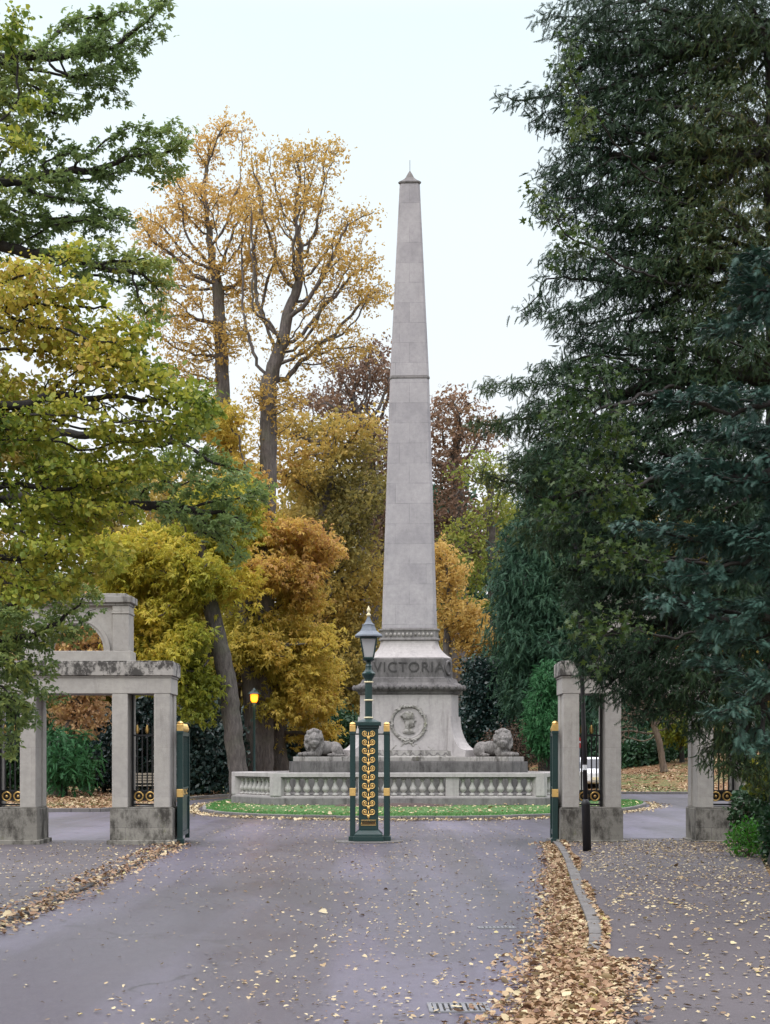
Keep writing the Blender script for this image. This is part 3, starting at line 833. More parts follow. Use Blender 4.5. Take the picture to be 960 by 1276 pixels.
for i in range(9):
    t_ = i / 8; mb.tube([(-.2 + .04 * i, .27 + .05 * math.sin(i * .5), .12), (-.16 + .04 * i, .20, .125), (-.14 + .035 * i, .13, .115)], .014, 5)
mb.ball((.125, .118, .075), (.03, .012, .02), 8, 6)
organic(mb, 'portrait_head', M['dirty_stone'], med, .0095, 1)
mb = MB()
def wav(p0, p1, amp, n, ph=0):
    return [(p0[0] + (p1[0] - p0[0]) * i / n, p0[1] + (p1[1] - p0[1]) * i / n + amp * math.sin(ph + i * 1.3), .03) for i in range(n + 1)]
mb.tube([(0, -.56, .05), (-.09, -.50, .06), (-.16, -.55, .05), (-.1, -.62, .05), (0, -.57, .05)], .032, 6)
mb.tube([(0, -.56, .05), (.09, -.50, .06), (.16, -.55, .05), (.1, -.62, .05), (0, -.57, .05)], .032, 6)
mb.tube(wav((-.04, -.6), (-.62, -.82), .05, 10), [.03 + .012 * math.sin(i) for i in range(11)], 6)
mb.tube(wav((.04, -.6), (.36, -.74), .05, 7, 2), [.03 + .012 * math.sin(i) for i in range(8)], 6)
mb.tube(wav((.56, -.74), (.82, -.79), .03, 6, 1), [.02, .035, .03, .04, .03, .03, .02], 6)
organic(mb, 'ribbon', M['dirty_stone'], med, .013, 1)

# lions
def lion(px_sign, label):
    yaw = R(212) if px_sign < 0 else R(328)
    c = 2.98; a = R(210) if px_sign < 0 else R(330)
    # monument is turned by -3 degrees
    ca = a + R(-3)
    root = empty('lion_statue', (MX + c * math.cos(ca), MY + c * math.sin(ca), 1.53), yaw, label, 'statue', 'stone lions on the base of the obelisk')
    m = -px_sign                      # the head turns towards the road in front
    mb = MB(); rr = np.random.default_rng(8)
    for p, r in [((-.52, 0, .24), (.30, .25, .24)), ((-.12, 0, .27), (.46, .21, .23)), ((.28, 0, .32), (.26, .22, .30)), ((.40, 0, .45), (.2, .2, .25)),
                 ((-.50, .22, .18), (.26, .10, .19)), ((-.50, -.22, .18), (.26, .10, .19)), ((-.22, .27, .055), (.22, .065, .055)), ((-.22, -.27, .055), (.22, .065, .055)),
                 ((.52, .15, .085), (.34, .085, .085)), ((.52, -.15, .085), (.34, .085, .085)), ((.84, .16, .07), (.10, .09, .07)), ((.84, -.16, .07), (.10, .09, .07)), ((.3, .2, .17), (.16, .08, .17)), ((.3, -.2, .17), (.16, .08, .17))]:
        mb.ball(p, r, 14, 10)
    mb.tube([(-.78, 0, .2), (-.86, .12, .1), (-.76, .3, .05), (-.5, .36, .045), (-.3, .37, .05)], [.04, .035, .03, .03, .05], 7)
    organic(mb, 'body', M['lion'], root, .02, 2).scale = (.80, .96, .96)
    hm = Matrix.Rotation(m * R(62), 3, 'Z'); hc = Vector((.30, m * .02, .46))
    mb = MB()
    HS = 1.16
    def hb(p, r, nu=12): mb.ball(hc + hm @ (Vector(p) * HS), tuple(q * HS for q in r), nu, 8, hm)
    hb((.0, 0, .0), (.20, .25, .30)); hb((.12, 0, .02), (.17, .17, .21)); hb((.26, 0, -.05), (.10, .095, .085)); hb((.32, 0, -.02), (.05, .055, .04)); hb((.27, 0, -.13), (.07, .06, .04))
    hb((.25, 0, .06), (.07, .045, .08)); hb((.19, .085, .08), (.06, .06, .05)); hb((.19, -.085, .08), (.06, .06, .05)); hb((.22, .08, -.04), (.06, .05, .05)); hb((.22, -.08, -.04), (.06, .05, .05))
    hb((.02, .15, .23), (.04, .06, .06)); hb((.02, -.15, .23), (.04, .06, .06))
    for i in range(170):
        th = rr.uniform(0, 6.28); q = rr.uniform(-.22, .14)
        er = math.sqrt(max(.05, 1 - (q / .26) ** 2)); 
        hb((q, .235 * er * math.cos(th), .02 + .30 * er * math.sin(th) - .03), (.052, .036, .058), 6)
    organic(mb, 'mane_and_head', M['lion'], root, .015, 1)
    for s_ in (-1, 1): MB().ball(hc + hm @ (Vector((.262, s_ * .068, .062)) * HS), (.022, .026, .018), 8, 6).build('eye', M['letter'], root, smooth=True)
lion(-1, 'weathered stone lion lying on the left corner of the obelisk base, head turned forward')
lion(1, 'weathered stone lion lying on the right corner of the obelisk base, beside the conifers')

# balustrade
bal = empty('stone_balustrade', (MX - .10, MY, .09), 0, 'low pale stone balustrade of vase shaped balusters around the foot of the obelisk', 'balustrade')
BW, BS = 3.76, 2.62
def ring_prism(name, offs, z0, z1, mat, parent):
    mb = MB()
    def hx(o_): # offset outline
        r0 = rad3(BW, BS); s_ = BS + o_ * 2 / math.sqrt(3) ; w_ = BW + o_ / math.sqrt(3)
        return w_, s_
    wo, so = hx(offs); wi, si = hx(-offs)
    A, B, Cc, D_ = trihex(wo, so, z0), trihex(wi, si, z0), trihex(wi, si, z1), trihex(wo, so, z1)
    mb.loft([A, B, Cc, D_, A], False)
    return mb.build(name, mat, parent, bevel=.014)
ring_prism('plinth', .20, 0, .26, M['dark_stone'], bal)
ring_prism('plinth_moulding', .165, .262, .32, M['pale'], bal)
ring_prism('top_rail', .12, .81, .862, M['dark_stone'], bal)
ring_prism('coping', .19, .864, .985, M['pale'], bal)
hx_ = trihex(BW, BS, 0)
prof = [(.05, 0), (.085, .02), (.085, .055), (.04, .075), (.038, .10), (.085, .14), (.105, .19), (.095, .235), (.058, .30), (.040, .37), (.036, .41), (.062, .425), (.062, .445), (.045, .455), (.07, .47), (.07, .486)]
me0 = None; dm0 = {}
for e_ in range(6):
    a, b = Vector(hx_[e_]), Vector(hx_[(e_ + 1) % 6]); d = (b - a); L = d.length; d.normalize(); ang = math.atan2(d.y, d.x)
    nb = 3 if e_ % 2 == 0 else 1
    for i in range(nb):
        p0, p1 = L * i / nb, L * (i + 1) / nb
        nbl = 8
        for q in range(nbl):
            t_ = p0 + .31 + (p1 - p0 - .62) * q / (nbl - 1)
            pos = a + d * t_
            if me0 is None:
                o = MB().lathe(prof, 12).build('baluster', M['baluster'], bal, smooth=True); me0 = o.data
            else:
                o = bpy.data.objects.new('baluster', me0); COL.objects.link(o); o.parent = bal
            o.location = (pos.x, pos.y, .322)
        if i > 0:
            pos = a + d * p0
            o = MB().box(-.19, .19, -.135, .135, 0, .542).build('die', M['pale'], bal, bevel=.01); o.location = (pos.x, pos.y, .32); o.rotation_euler = (0, 0, ang)
    o = MB().lathe([(.22, 0), (.22, .542)], 6, rot=ang).build('die', M['pale'], bal, bevel=.01); o.location = (a.x, a.y, .32)

# ================================================================== GATEWAYS
def gateway(cx, label):
    root = empty('stone_gateway', (cx, 28.35, 0), 0, label, 'gateway', 'matching stone side gateways')
    z0 = PZ; y0, y1 = -.45, .45
    for sx in (-1, 1):
        a, b = (.632, 1.718)
        mb = MB(); mb.box(*sorted((sx * a, sx * b)), y0 - .03, y1 + .03, z0 - .05, .655); mb.box(*sorted((sx * (a + .02), sx * (b - .02))), y0 - .005, y1 + .005, .655, .675)
        mb.box(*sorted((sx * (a - .05), sx * (b + .05))), y0 - .08, y1 + .08, z0 - .05, z0 + .035)
        mb.build('plinth', M['plinth_stone'], root, bevel=.014)
        for c0 in (.663, 1.392):
            x0, x1 = sorted((sx * c0, sx * (c0 + .275)))
            poly = [(x0, y0), (x1, y0), (x1, -.16), (x1 - .03, -.15), (x1 - .03, .15), (x1, .16), (x1, y1), (x0, y1), (x0, .16), (x0 + .03, .15), (x0 + .03, -.15), (x0, -.16)]
            mb = MB(); mb.prism(poly, 'z', .677, 2.655); mb.build('pier', M['gate_stone'], root, bevel=.008)
        # iron grille between the piers
        gx0, gx1 = sorted((sx * .945, sx * 1.388))
        mb = MB(); n = 5
        for zz_ in (.70, .78, .94, 1.92): mb.box(gx0, gx1, -.03, .03, zz_, zz_ + .03)
        mb.box(gx0, gx0 + .03, -.032, .032, .68, 2.65); mb.box(gx1 - .03, gx1, -.032, .032, .68, 2.65)
        for i in range(1, n): mb.box(gx0 + (gx1 - gx0) * i / n - .011, gx0 + (gx1 - gx0) * i / n + .011, -.013, .013, .95, 2.18 if i % 2 else 2.10)
        mb.box(gx0 + .031, gx1 - .031, -.006, .006, .81, .939)
        gr = mb.build('grille', M['black_iron'], root)
        for i in range(2):
            cxx = gx0 + (gx1 - gx0) * (.27 + .46 * i)
            mb = MB(); mb.tube([(cxx + .075 * math.cos(t_), -.02, .86 + .075 * math.sin(t_)) for t_ in np.linspace(0, 6.2832, 19)[:-1]], .017, 6, True)
            mb.ball((cxx, -.02, .86), (.03, .02, .03), 8, 6); mb.build('roundel', M['gold'], gr, smooth=True)
            cxx = gx0 + (gx1 - gx0) * (1 + 2 * i) / n
            mb = MB(); mb.lathe([(.008, 0), (.03, .04), (.036, .09), (.02, .15), (.003, .21)], 8, (cxx, 0, 1.95 + .0)); mb.build('spearhead', M['gold'], gr, smooth=True)
    mb = MB(); mb.box(-1.69, 1.69, y0 - .005, y1 + .005, 2.657, 2.93); mb.box(-1.705, 1.705, y0 - .02, y1 + .02, 2.932, 2.965)
    mb.build('architrave', M['gate_stone'], root, bevel=.008)
    mb = MB(); mb.box(-1.735, 1.735, y0 - .05, y1 + .05, 2.967, 3.20); mb.box(-1.72, 1.72, y0 - .035, y1 + .035, 3.202, 3.225)
    mb.build('cornice', M['stained_stone'], root, bevel=.012)
    # attic with its semicircular opening
    at_w = .93; zb = 3.227
    mb = MB(); mb.box(-at_w - .035, at_w + .035, -.30, .30, zb, 3.41); mb.build('attic_base', M['gate_stone'], root, bevel=.01)
    ra = .48; arc = [(ra * math.cos(t_), 3.412 + ra * math.sin(t_)) for t_ in np.linspace(0, math.pi, 25)]
    mb = MB(); mb.prism([(-at_w + .02, 3.412)] + list(reversed(arc)) + [(at_w - .02, 3.412), (at_w - .02, 4.20), (-at_w + .02, 4.20)], 'y', -.22, .22)
    at = mb.build('attic', M['gate_stone'], root)
    for sy in (-1, 1):
        for (r0, r1, p) in ((.485, .535, .035), (.538, .60, .055)):
            mb = MB(); n = 24; rings = []
            for t_ in np.linspace(0, math.pi, n + 1):
                c_, s_ = math.cos(t_), math.sin(t_)
                rings.append([(r0 * c_, sy * .20, 3.412 + r0 * s_), (r1 * c_, sy * .20, 3.412 + r1 * s_), (r1 * c_, sy * (.22 + p), 3.412 + r1 * s_), (r0 * c_, sy * (.22 + p), 3.412 + r0 * s_)])
            mb.loft(rings); mb.build('archivolt', M['gate_stone'], at)
    for sx in (-1, 1):
        x0, x1 = sorted((sx * (at_w - .285), sx * at_w))
        mb = MB(); mb.box(x0, x1, -.27, .27, 3.412, 4.06); mb.box(x0 - .015, x1 + .015, -.285, .285, 4.062, 4.10); mb.box(x0 - .004, x1 + .004, -.274, .274, 4.102, 4.20)
        mb.build('pilaster', M['gate_stone'], at, bevel=.008)
    mb = MB(); mb.box(-at_w - .02, at_w + .02, -.29, .29, 4.203, 4.25); mb.box(-at_w - .06, at_w + .06, -.33, .33, 4.252, 4.37); mb.box(-at_w + .05, at_w - .05, -.24, .24, 4.372, 4.42)
    mb.build('attic_cornice', M['dirty_stone'], at, bevel=.012)
    return root
gateway(-5.41, 'stone pedestrian gateway with an arched attic on the left of the road, under the oak')
gateway(4.77, 'stone pedestrian gateway on the right, its upper part buried in dark yew branches')

# iron gate leaves, standing open
def gate_leaf(x, y, ang, label, L=1.5, mir=1, z=.03):
    root = empty('iron_gate', (x, y, z), ang, label, 'gate', 'green iron carriage gates standing open')
    mb = MB(); mb.box(-.05, .05, -.05, .05, 0.02, 1.97); mb.box(-.075, .075, -.075, .075, 0, .09); mb.box(-.06, .06, -.06, .06, 1.93, 1.98)
    p = mb.build('hinge_post', M['green_iron'], root, bevel=.006)
    mb = MB(); mb.box(-.055, .055, -.055, .055, 1.982, 2.10); mb.lathe([(.05, 0), (.062, .02), (.04, .045), (.0, .06)], 10, (0, 0, 2.1)); mb.build('cap', M['gold'], p, bevel=.005)
    mb = MB(); mb.box(-.056, .056, -.056, .056, .82, .96); mb.build('collar', M['gold'], p, bevel=.005)
    for q_ in ((.025, .12, .20), (.025, .80, .83), (.025, .95, .98), (.03, 1.90, 1.97)): MB().box(.06, L - .082, -q_[0], q_[0], q_[1], q_[2]).build('rail', M['green_iron'], root)
    MB().box(.06, L - .09, -.008, .008, .202, .798).build('panel', M['green_iron'], root)
    mb = MB(); mb.box(L - .08, L, -.04, .04, .03, 2.0); mb.build('stile', M['green_iron'], root)
    nb = 11
    for i in range(nb):
        xx = .11 + (L - .24) * i / (nb - 1)
        mb = MB(); mb.tube([(xx, 0, .832), (xx, 0, 1.90)], .014, 6); b = mb.build('bar', M['green_iron'], root)
        mb = MB(); mb.lathe([(.012, 0), (.035, .03), (.04, .07), (.022, .11), (.004, .15)], 8, (xx, 0, 1.972)); mb.build('spearhead', M['gold'], b, smooth=True)
    mb = MB()
    for i in range(8):
        xx = .16 + (L - .34) * i / 7; mb.tube([(xx + .055 * math.cos(t_), 0, .89 + .055 * math.sin(t_)) for t_ in np.linspace(0, 6.2832, 13)[:-1]], .012, 5, True)
    mb.build('ring_frieze', M['gold'], root, smooth=True)
    return root
gate_leaf(-3.60, 28.2, R(92), 'green iron gate leaf folded open against the left stone gateway', 1.5)
gate_leaf(-.585, 29.05, R(91), 'green iron gate leaf standing open on the left side of the lamp pillar', 1.5)
gate_leaf(.03, 29.05, R(89), 'green iron gate leaf standing open on the right side of the lamp pillar', 1.5)
gate_leaf(2.99, 28.2, R(86), 'green iron gate leaf folded open against the right stone gateway', 1.5)

# lamp pillar between the carriageways
LX, LY = -.297, 29.1
mb = MB(); mb.prism([(LX + .62 * math.cos(t_), LY + .5 * math.sin(t_)) for t_ in np.linspace(0, 6.2832, 25)[:-1]], 'z', -.02, .035)
o = mb.build('kerb_stone_footing', M['kerb_stone'], bevel=.015); tag(o, kind='structure')
lp = empty('lamp_pillar', (LX, LY, .035), 0, 'dark green iron pillar with gold scrolls and a lantern on top, between the open gates', 'lamp pillar')
G = M['green_iron']
mb = MB(); mb.box(-.275, .275, -.275, .275, 0, .09); mb.loft([[(-q, -q, z), (q, -q, z), (q, q, z), (-q, q, z)] for q, z in ((.255, .092), (.25, .13), (.19, .19), (.175, .20))]); mb.build('base', G, lp, bevel=.008)
mb = MB(); mb.box(-.165, .165, -.165, .165, .202, 2.03)
for sx in (-1, 1):
    for sy in (-1, 1):
        mb.box(*sorted((sx * .135, sx * .175)), *sorted((sy * .135, sy * .175)), .20, 2.03)
shaft_ = mb.build('shaft', G, lp, bevel=.005)
mb = MB(); mb.box(-.19, .19, -.19, .19, 2.032, 2.08); mb.box(-.225, .225, -.225, .225, 2.082, 2.15); mb.loft([[(-q, -q, z), (q, -q, z), (q, q, z), (-q, q, z)] for q, z in ((.21, 2.152), (.11, 2.20))]); mb.build('cap', G, lp, bevel=.006)
mb = MB()
for sy in (-1, 1):
    mb.tube([(-.13 + .26 * i / 24, sy * .172, .335 + .03 * (1 if i % 2 else -1)) for i in range(25)], .009, 5)
    mb.box(-.135, .135, *sorted((sy * .166, sy * .176)), .285, .295); mb.box(-.135, .135, *sorted((sy * .166, sy * .176)), .375, .385)
mb.build('zigzag_band', M['gold'], shaft_)
for lev in range(10):
    z = .50 + .157 * lev; mb = MB()
    for sy in (-1, 1):
        for sx in (-1, 1):
            pts = []
            for i in range(26):
                u = i / 25; t_ = -2.3 + u * 9.6; r = .056 * (1 - .78 * u)
                pts.append((sx * (.066 + r * math.cos(t_)), sy * .174, z + .03 + r * math.sin(t_)))
            pts = [(0, sy * .174, z - .10), (sx * .012, sy * .174, z - .06)] + pts
            mb.tube(pts, [.010] * 2 + [.0105 - .003 * i / 25 for i in range(26)], 5)
            mb.ball((sx * .066, sy * .172, z + .03), (.017, .014, .017), 7, 5)
        mb.ball((0, sy * .172, z - .055), (.02, .012, .035), 7, 5)
        mb.tube([(0, sy * .172, z - .11), (0, sy * .172, z + .06)], .008, 5)
    mb.build('scroll_ornament', M['gold'], shaft_, smooth=True)
col_ = MB().lathe([(.075, 2.2), (.070, 2.24), (.068, 2.80), (.066, 2.86)], 8, rot=R(22.5)).build('column', G, lp)
for zz_ in (2.215, 2.53, 2.86):
    mb = MB(); mb.lathe([(.076, 0), (.086, .008), (.086, .022), (.076, .03)], 16, (0, 0, zz_)); mb.build('ring', M['cream'], col_, smooth=True)
MB().lathe([(.072, 2.892), (.075, 2.93), (.12, 3.0), (.128, 3.03), (.09, 3.06), (.06, 3.10), (.05, 3.14), (.06, 3.16), (.045, 3.2), (.05, 3.24), (.10, 3.27), (.118, 3.29)], 12).build('capital', G, lp, smooth=False)
lan = MB()
lan.lathe([(.125, 3.292), (.130, 3.31), (.125, 3.325)], 4, rot=R(45))
zb, zt, rb, rt = 3.326, 3.66, .125, .205
for k in range(4):
    a = R(45 + 90 * k); lan.tube([(rb * math.cos(a), rb * math.sin(a), zb), (rt * math.cos(a), rt * math.sin(a), zt)], .013, 6)
lan.lathe([(.2, 3.655), (.222, 3.67), (.222, 3.69)], 4, rot=R(45))
lan_o = lan.build('lantern', G, lp)
MB().loft([[(q * math.cos(R(45 + 90 * k)), q * math.sin(R(45 + 90 * k)), z) for k in range(4)] for q, z in ((rb - .012, zb + .003), (rt - .012, zt - .006))]).build('glass', M['lamp_glass'], lan_o)
MB().lathe([(.25, 3.69), (.27, 3.70), (.262, 3.725), (.215, 3.76), (.16, 3.80), (.13, 3.86), (.118, 3.90), (.125, 3.915), (.09, 3.93), (.06, 3.97), (.035, 4.03), (.028, 4.06)], 8, rot=R(22.5)).build('roof', M['lead'], lan_o)
MB().lathe([(.02, 4.058), (.04, 4.08), (.042, 4.10), (.02, 4.125), (.016, 4.14), (.035, 4.165), (.036, 4.19), (.012, 4.235), (.004, 4.26)], 10).build('finial', M['cream'], lan_o, smooth=True)
mb = MB(); mb.box(-.288, .288, -.012, .012, 1.92, 1.945); mb.build('hinge_bar', G, lp)

# slim black lamp post on the right pavement
bp = empty('lamp_post', (3.185, 25.3, PZ), 0, 'slim black lamp post leaning slightly in front of the right gateway, top lost in foliage', 'lamp post')
bp.rotation_euler = (0, R(-1.6), 0)
MB().lathe([(.068, -.03), (.068, .72), (.072, .73), (.072, .76), (.05, .80), (.037, .82)], 14).build('base', M['black_iron'], bp, smooth=True)
MB().lathe([(.037, .82), (.036, 2.0), (.034, 4.6), (.05, 4.62), (.03, 4.7)], 12).build('pole', M['black_iron'], bp, smooth=True)
mb = MB(); mb.prism([(.0375 * math.cos(t_), .0375 * math.sin(t_)) for t_ in np.linspace(math.pi * 1.1, math.pi * 1.9, 9)] + [(.034 * math.cos(t_), .034 * math.sin(t_)) for t_ in np.linspace(math.pi * 1.9, math.pi * 1.1, 9)], 'z', 1.28, 1.36); mb.build('sticker', M['white'], bp)
lh = MB().lathe([(.04, 4.7), (.17, 4.95), (.2, 4.96), (.12, 5.08), (.02, 5.18)], 8).build('lantern', M['black_iron'], bp)

# lit street lamp under the chestnuts
p = P(317, 870, 61.8)
sl = empty('street_lamp', (p.x, 61.8, 0), 0, 'street lamp glowing orange on a dark post beneath the yellow chestnut trees', 'street lamp')
MB().lathe([(.09, 0), (.09, .9), (.05, 1.0), (.045, 3.3), (.08, 3.50), (.06, 3.598)], 10).build('post', M['green_iron'], sl, smooth=True)
hd = MB().lathe([(.26, 3.92), (.2, 3.99), (.08, 4.08), (.02, 4.16)], 8).build('lantern_roof', M['green_iron'], sl)
MB().lathe([(.09, 3.60), (.14, 3.70), (.15, 3.90), (.08, 3.915)], 8).build('lamp_glass', M['lit'], sl, smooth=True)
pl = bpy.data.lights.new('street_lamp_bulb', 'POINT'); pl.energy = 12; pl.color = (1, .5, .12); pl.shadow_soft_size = .25
po = bpy.data.objects.new('bulb', pl); COL.objects.link(po); po.parent = sl; po.location = (0, -.45, 3.66)

# distant bits of the park: car, sign, bench
car = empty('parked_car', (9.2, 71, .0), 0, 'white car parked beyond the right gateway, glimpsed between its piers', 'car')
bd = MB(); 
secs = [(-2.1, .45, .80, .80), (-2.0, .35, .92, .84), (-1.2, .30, 1.0, .87), (1.3, .30, 1.0, .87), (2.0, .35, .95, .84), (2.1, .45, .85, .80)]
bd.loft([[(-w, y, z0), (w, y, z0), (w * 1.0, y, z1 - .12), (w * .93, y, z1), (-w * .93, y, z1), (-w, y, z1 - .12)] for y, z0, z1, w in secs])
cb_ = bd.build('body', M['white'], car, bevel=.04)
MB().loft([[(-w, y0, z), (w, y0, z), (w, y1, z), (-w, y1, z)] for z, w, y0, y1 in ((.995, .80, -1.35, 1.7), (1.38, .66, -.75, 1.35))]).build('window', M['dark_glass'], car, bevel=.03)
MB().loft([[(-w, y0, z), (w, y0, z), (w, y1, z), (-w, y1, z)] for z, w, y0, y1 in ((1.382, .675, -.78, 1.38), (1.44, .66, -.68, 1.28), (1.475, .52, -.5, 1.1))]).build('roof', M['white'], car, bevel=.03)
for sx in (-1, 1):
    for yy in (-1.3, 1.3):
        w_o = MB().tube([(sx * .66, yy, .32), (sx * .86, yy, .32)], .32, 18).build('wheel', M['tyre'], car, smooth=False)
        MB().tube([(sx * .861, yy, .32), (sx * .872, yy, .32)], .19, 14).build('rim', M['grate'], w_o)
    mb = MB(); mb.ball((sx * .62, -2.06, .66), (.16, .07, .08), 10, 6); mb.build('headlight', M['lamp_glass'], car, smooth=True)
    MB().tube([(sx * .664, -.76, 1.375), (sx * .80, -1.36, .99)], .035, 6).build('pillar', M['white'], car)
mb = MB(); mb.box(-.3, .3, -2.125, -2.105, .5, .62); mb.build('number_plate', M['cream'], car)
p = P(722, 925, 60)
sg = empty('road_sign', (p.x, 60, 0), 0, 'small red round road sign on a grey pole beyond the right gateway', 'sign')
MB().tube([(0, 0, 0), (0, 0, 2.35)], .03, 8).build('pole', M['lead'], sg)
pan = MB().tube([(0, -.045, 2.06), (0, -.03, 2.06)], .22, 24).build('panel', M['red'], sg)
MB().box(-.15, .15, -.052, -.046, 2.03, 2.09).build('white_bar', M['white'], pan)
p = P(176, 978, 59)
bn = empty('park_bench', (p.x, 59, .0), R(20), 'pale slatted park bench beyond the left gateway', 'bench')
mb = MB()
for i in range(4): mb.box(-.75, .75, -.25 + .12 * i, -.16 + .12 * i, .44, .47)
mb.build('seat', M['wood'], bn)
mb = MB()
for i in range(4): mb.box(-.75, .75, .26 + .02 * i, .285 + .02 * i, .54 + .1 * i, .61 + .1 * i)
mb.build('backrest', M['wood'], bn)
for sx in (-.65, .65):
    mb = MB(); mb.box(sx - .03, sx + .03, -.24, -.18, 0, .44).box(sx - .03, sx + .03, .24, .30, 0, .92).box(sx - .03, sx + .03, -.18, .24, .38, .438); mb.build('leg', M['black_iron'], bn)

# railing along the right edge of the pavement
rl = empty('iron_railing', (6.62, 27.7, 0), 0, 'black iron railing half buried in shrubs along the right pavement', 'railing')
A_, B_ = Vector((0, 0)), Vector((-1.15, -5.2)); n = 6
for z in (.42, 1.0): MB().tube([(A_.x, A_.y, z), (B_.x, B_.y, z)], .028, 8).build('rail', M['black_iron'], rl, smooth=True)
for i in range(n):
    q = A_.lerp(B_, i / (n - 1)); MB().lathe([(.04, 0), (.04, 1.02), (.05, 1.04), (.03, 1.08), (0, 1.10)], 8, (q.x, q.y, 0)).build('post', M['black_iron'], rl)
mb = MB()
for i in range(n - 1):
    for k in range(1, 7):
        q = A_.lerp(B_, (i + k / 7) / (n - 1)); mb.tube([(q.x, q.y, .4), (q.x, q.y, .99)], .012, 5)
mb.build('bar', M['black_iron'], rl)

# small bird in the tall amber tree
p = P(416, 194, 65)
bird = empty('bird', tuple(p), R(160), 'small dark bird perched high in the tall amber tree left of the obelisk', 'bird')
mb = MB(); mb.ball((0, 0, .08), (.12, .065, .07), 10, 8, Matrix.Rotation(R(-25), 3, 'Y')); mb.ball((.10, 0, .16), (.05, .045, .045), 8, 6); mb.loft([[(.14, -.012, .15), (.14, .012, .15), (.14, 0, .17)], [(.19, -.002, .155), (.19, .002, .155), (.19, 0, .158)]])
mb.loft([[(-.08, -.03, .06), (-.08, .03, .06), (-.08, .03, .08), (-.08, -.03, .08)], [(-.24, -.04, .0), (-.24, .04, .0), (-.24, .04, .012), (-.24, -.04, .012)]])
organic(mb, 'body', M['black_iron'], bird, .012, 1)
mb = MB(); mb.tube([(.01, .02, .03), (.02, .02, -.04)], .007, 5); mb.build('leg', M['black_iron'], bird); mb = MB(); mb.tube([(.01, -.02, .03), (.02, -.02, -.04)], .007, 5); mb.build('leg', M['black_iron'], bird)

# ================================================================== TREES AND SHRUBS
def V3(x, y, z): return (x, y, z)
def PP(*a): return tuple(P(*a))

# ---- far row closing the view
def far_row():
    spec = [(-16, 430, 'olive'), (60, 520, 'yellowgreen'), (130, 560, 'olive'), (215, 560, 'olive'), (300, 590, 'olive'), (385, 560, 'olive'), (470, 580, 'olive'), (545, 590, 'farcon'),
            (625, 600, 'yellowgreen'), (700, 590, 'farcon'), (780, 600, 'shrub'), (870, 590, 'olive'), (960, 560, 'farcon'), (1040, 540, 'olive')]
    lab = {0: 'at the far left edge of the wood'}
    desc = ['tall dull amber tree at the far left end of the background wood', 'yellow green tree in the background wood behind the left gateway arch', 'olive brown tree in the background wood behind the leftmost shrubs',
            'olive brown tree in the background wood left of the lit street lamp', 'olive brown tree in the background wood straight behind the lit street lamp', 'olive brown tree in the background wood behind the left stone lion',
            'olive brown tree in the background wood behind the lamp pillar', 'dark conifer in the background wood directly behind the obelisk', 'yellow green tree in the background wood behind the right stone lion',
            'dark conifer in the background wood behind the right gateway piers', 'dark leafy tree in the background wood behind the bare leaning tree', 'olive brown tree in the background wood right of the bare leaning tree',
            'dark conifer in the background wood at the right edge', 'olive brown tree at the far right end of the background wood']
    for i, (px, top, lm) in enumerate(spec):
        D = 104 + (i * 37 % 11); c = (940 + top) / 2
        tr = [V3((px - 480) * D / F, D, 0), PP(px, 860, D), PP(px + 4, top + 130, D)]
        tree('woodland_tree', desc[i], 'tree', tr, [(px, top + 95, D, 52, 85, 4), (px - 26, c + 60, D, 42, 120, 4), (px + 28, c + 70, D, 42, 110, 4), (px, 890, D, 58, 55, 3)],
             lm, 'clump', dens=.22, step=.9, kill=1.5, r0=.42, tip=.03, seed=20 + i, per=5, size=.62, spread=.8, tipmax=4, bark='bark_warm', group='trees of the background wood', tone=(.35, .2), tsc=.3, minr=.03)
far_row()

# ---- tall airy amber trees
tree('lime_tree', 'tall airy amber tree with a straight dark trunk, nearer the left oak', 'tree',
     [V3(-6.3, 67, 0), PP(292, 700, 67), PP(280, 520, 67), PP(276, 440, 67), PP(272, 360, 67)],
     [(278, 175, 67, 42, 36, 1.6), (240, 250, 67, 48, 50, 2), (205, 295, 67, 40, 36, 1.6), (300, 255, 67, 36, 50, 2), (250, 350, 67, 60, 50, 2), (215, 400, 67, 42, 36, 1.6), (305, 345, 67, 30, 50, 1.6), (235, 460, 67, 50, 40, 1.6), (270, 430, 67, 50, 40, 1.6)],
     'airy', 'clump', dens=.75, step=.36, kill=.72, r0=.33, fork_lo=.70, forks=6, tip=.014, seed=41, per=3.0, size=.17, spread=.3, tipmax=2, tone=(.5, .25), lift=.16, tsc=.5, power=2.0)
tree('lime_tree', 'tall airy amber tree with a wide forked crown, next to the obelisk', 'tree',
     [V3(-4.85, 65, 0), PP(331, 700, 65), PP(335, 560, 65), PP(334, 480, 65)],
     [(345, 215, 65, 44, 40, 2), (395, 200, 65, 36, 30, 1.8), (330, 270, 65, 40, 36, 2), (375, 260, 65, 44, 40, 2), (355, 320, 65, 52, 40, 2), (405, 320, 65, 36, 44, 2), (445, 275, 65, 30, 26, 1.5), (440, 330, 65, 36, 34, 1.6), (460, 370, 65, 30, 26, 1.4), (415, 390, 65, 45, 30, 1.6), (310, 400, 65, 26, 40, 1.4), (380, 440, 65, 50, 34, 1.8), (440, 430, 65, 30, 26, 1.4), (350, 500, 65, 40, 40, 1.8)],
     'airy', 'clump', dens=.75, step=.36, kill=.72, r0=.36, fork_lo=.86, forks=5, tip=.014, seed=42, per=3.0, size=.17, spread=.3, tipmax=2, tone=(.5, .25), lift=.16, tsc=.5, power=2.0)

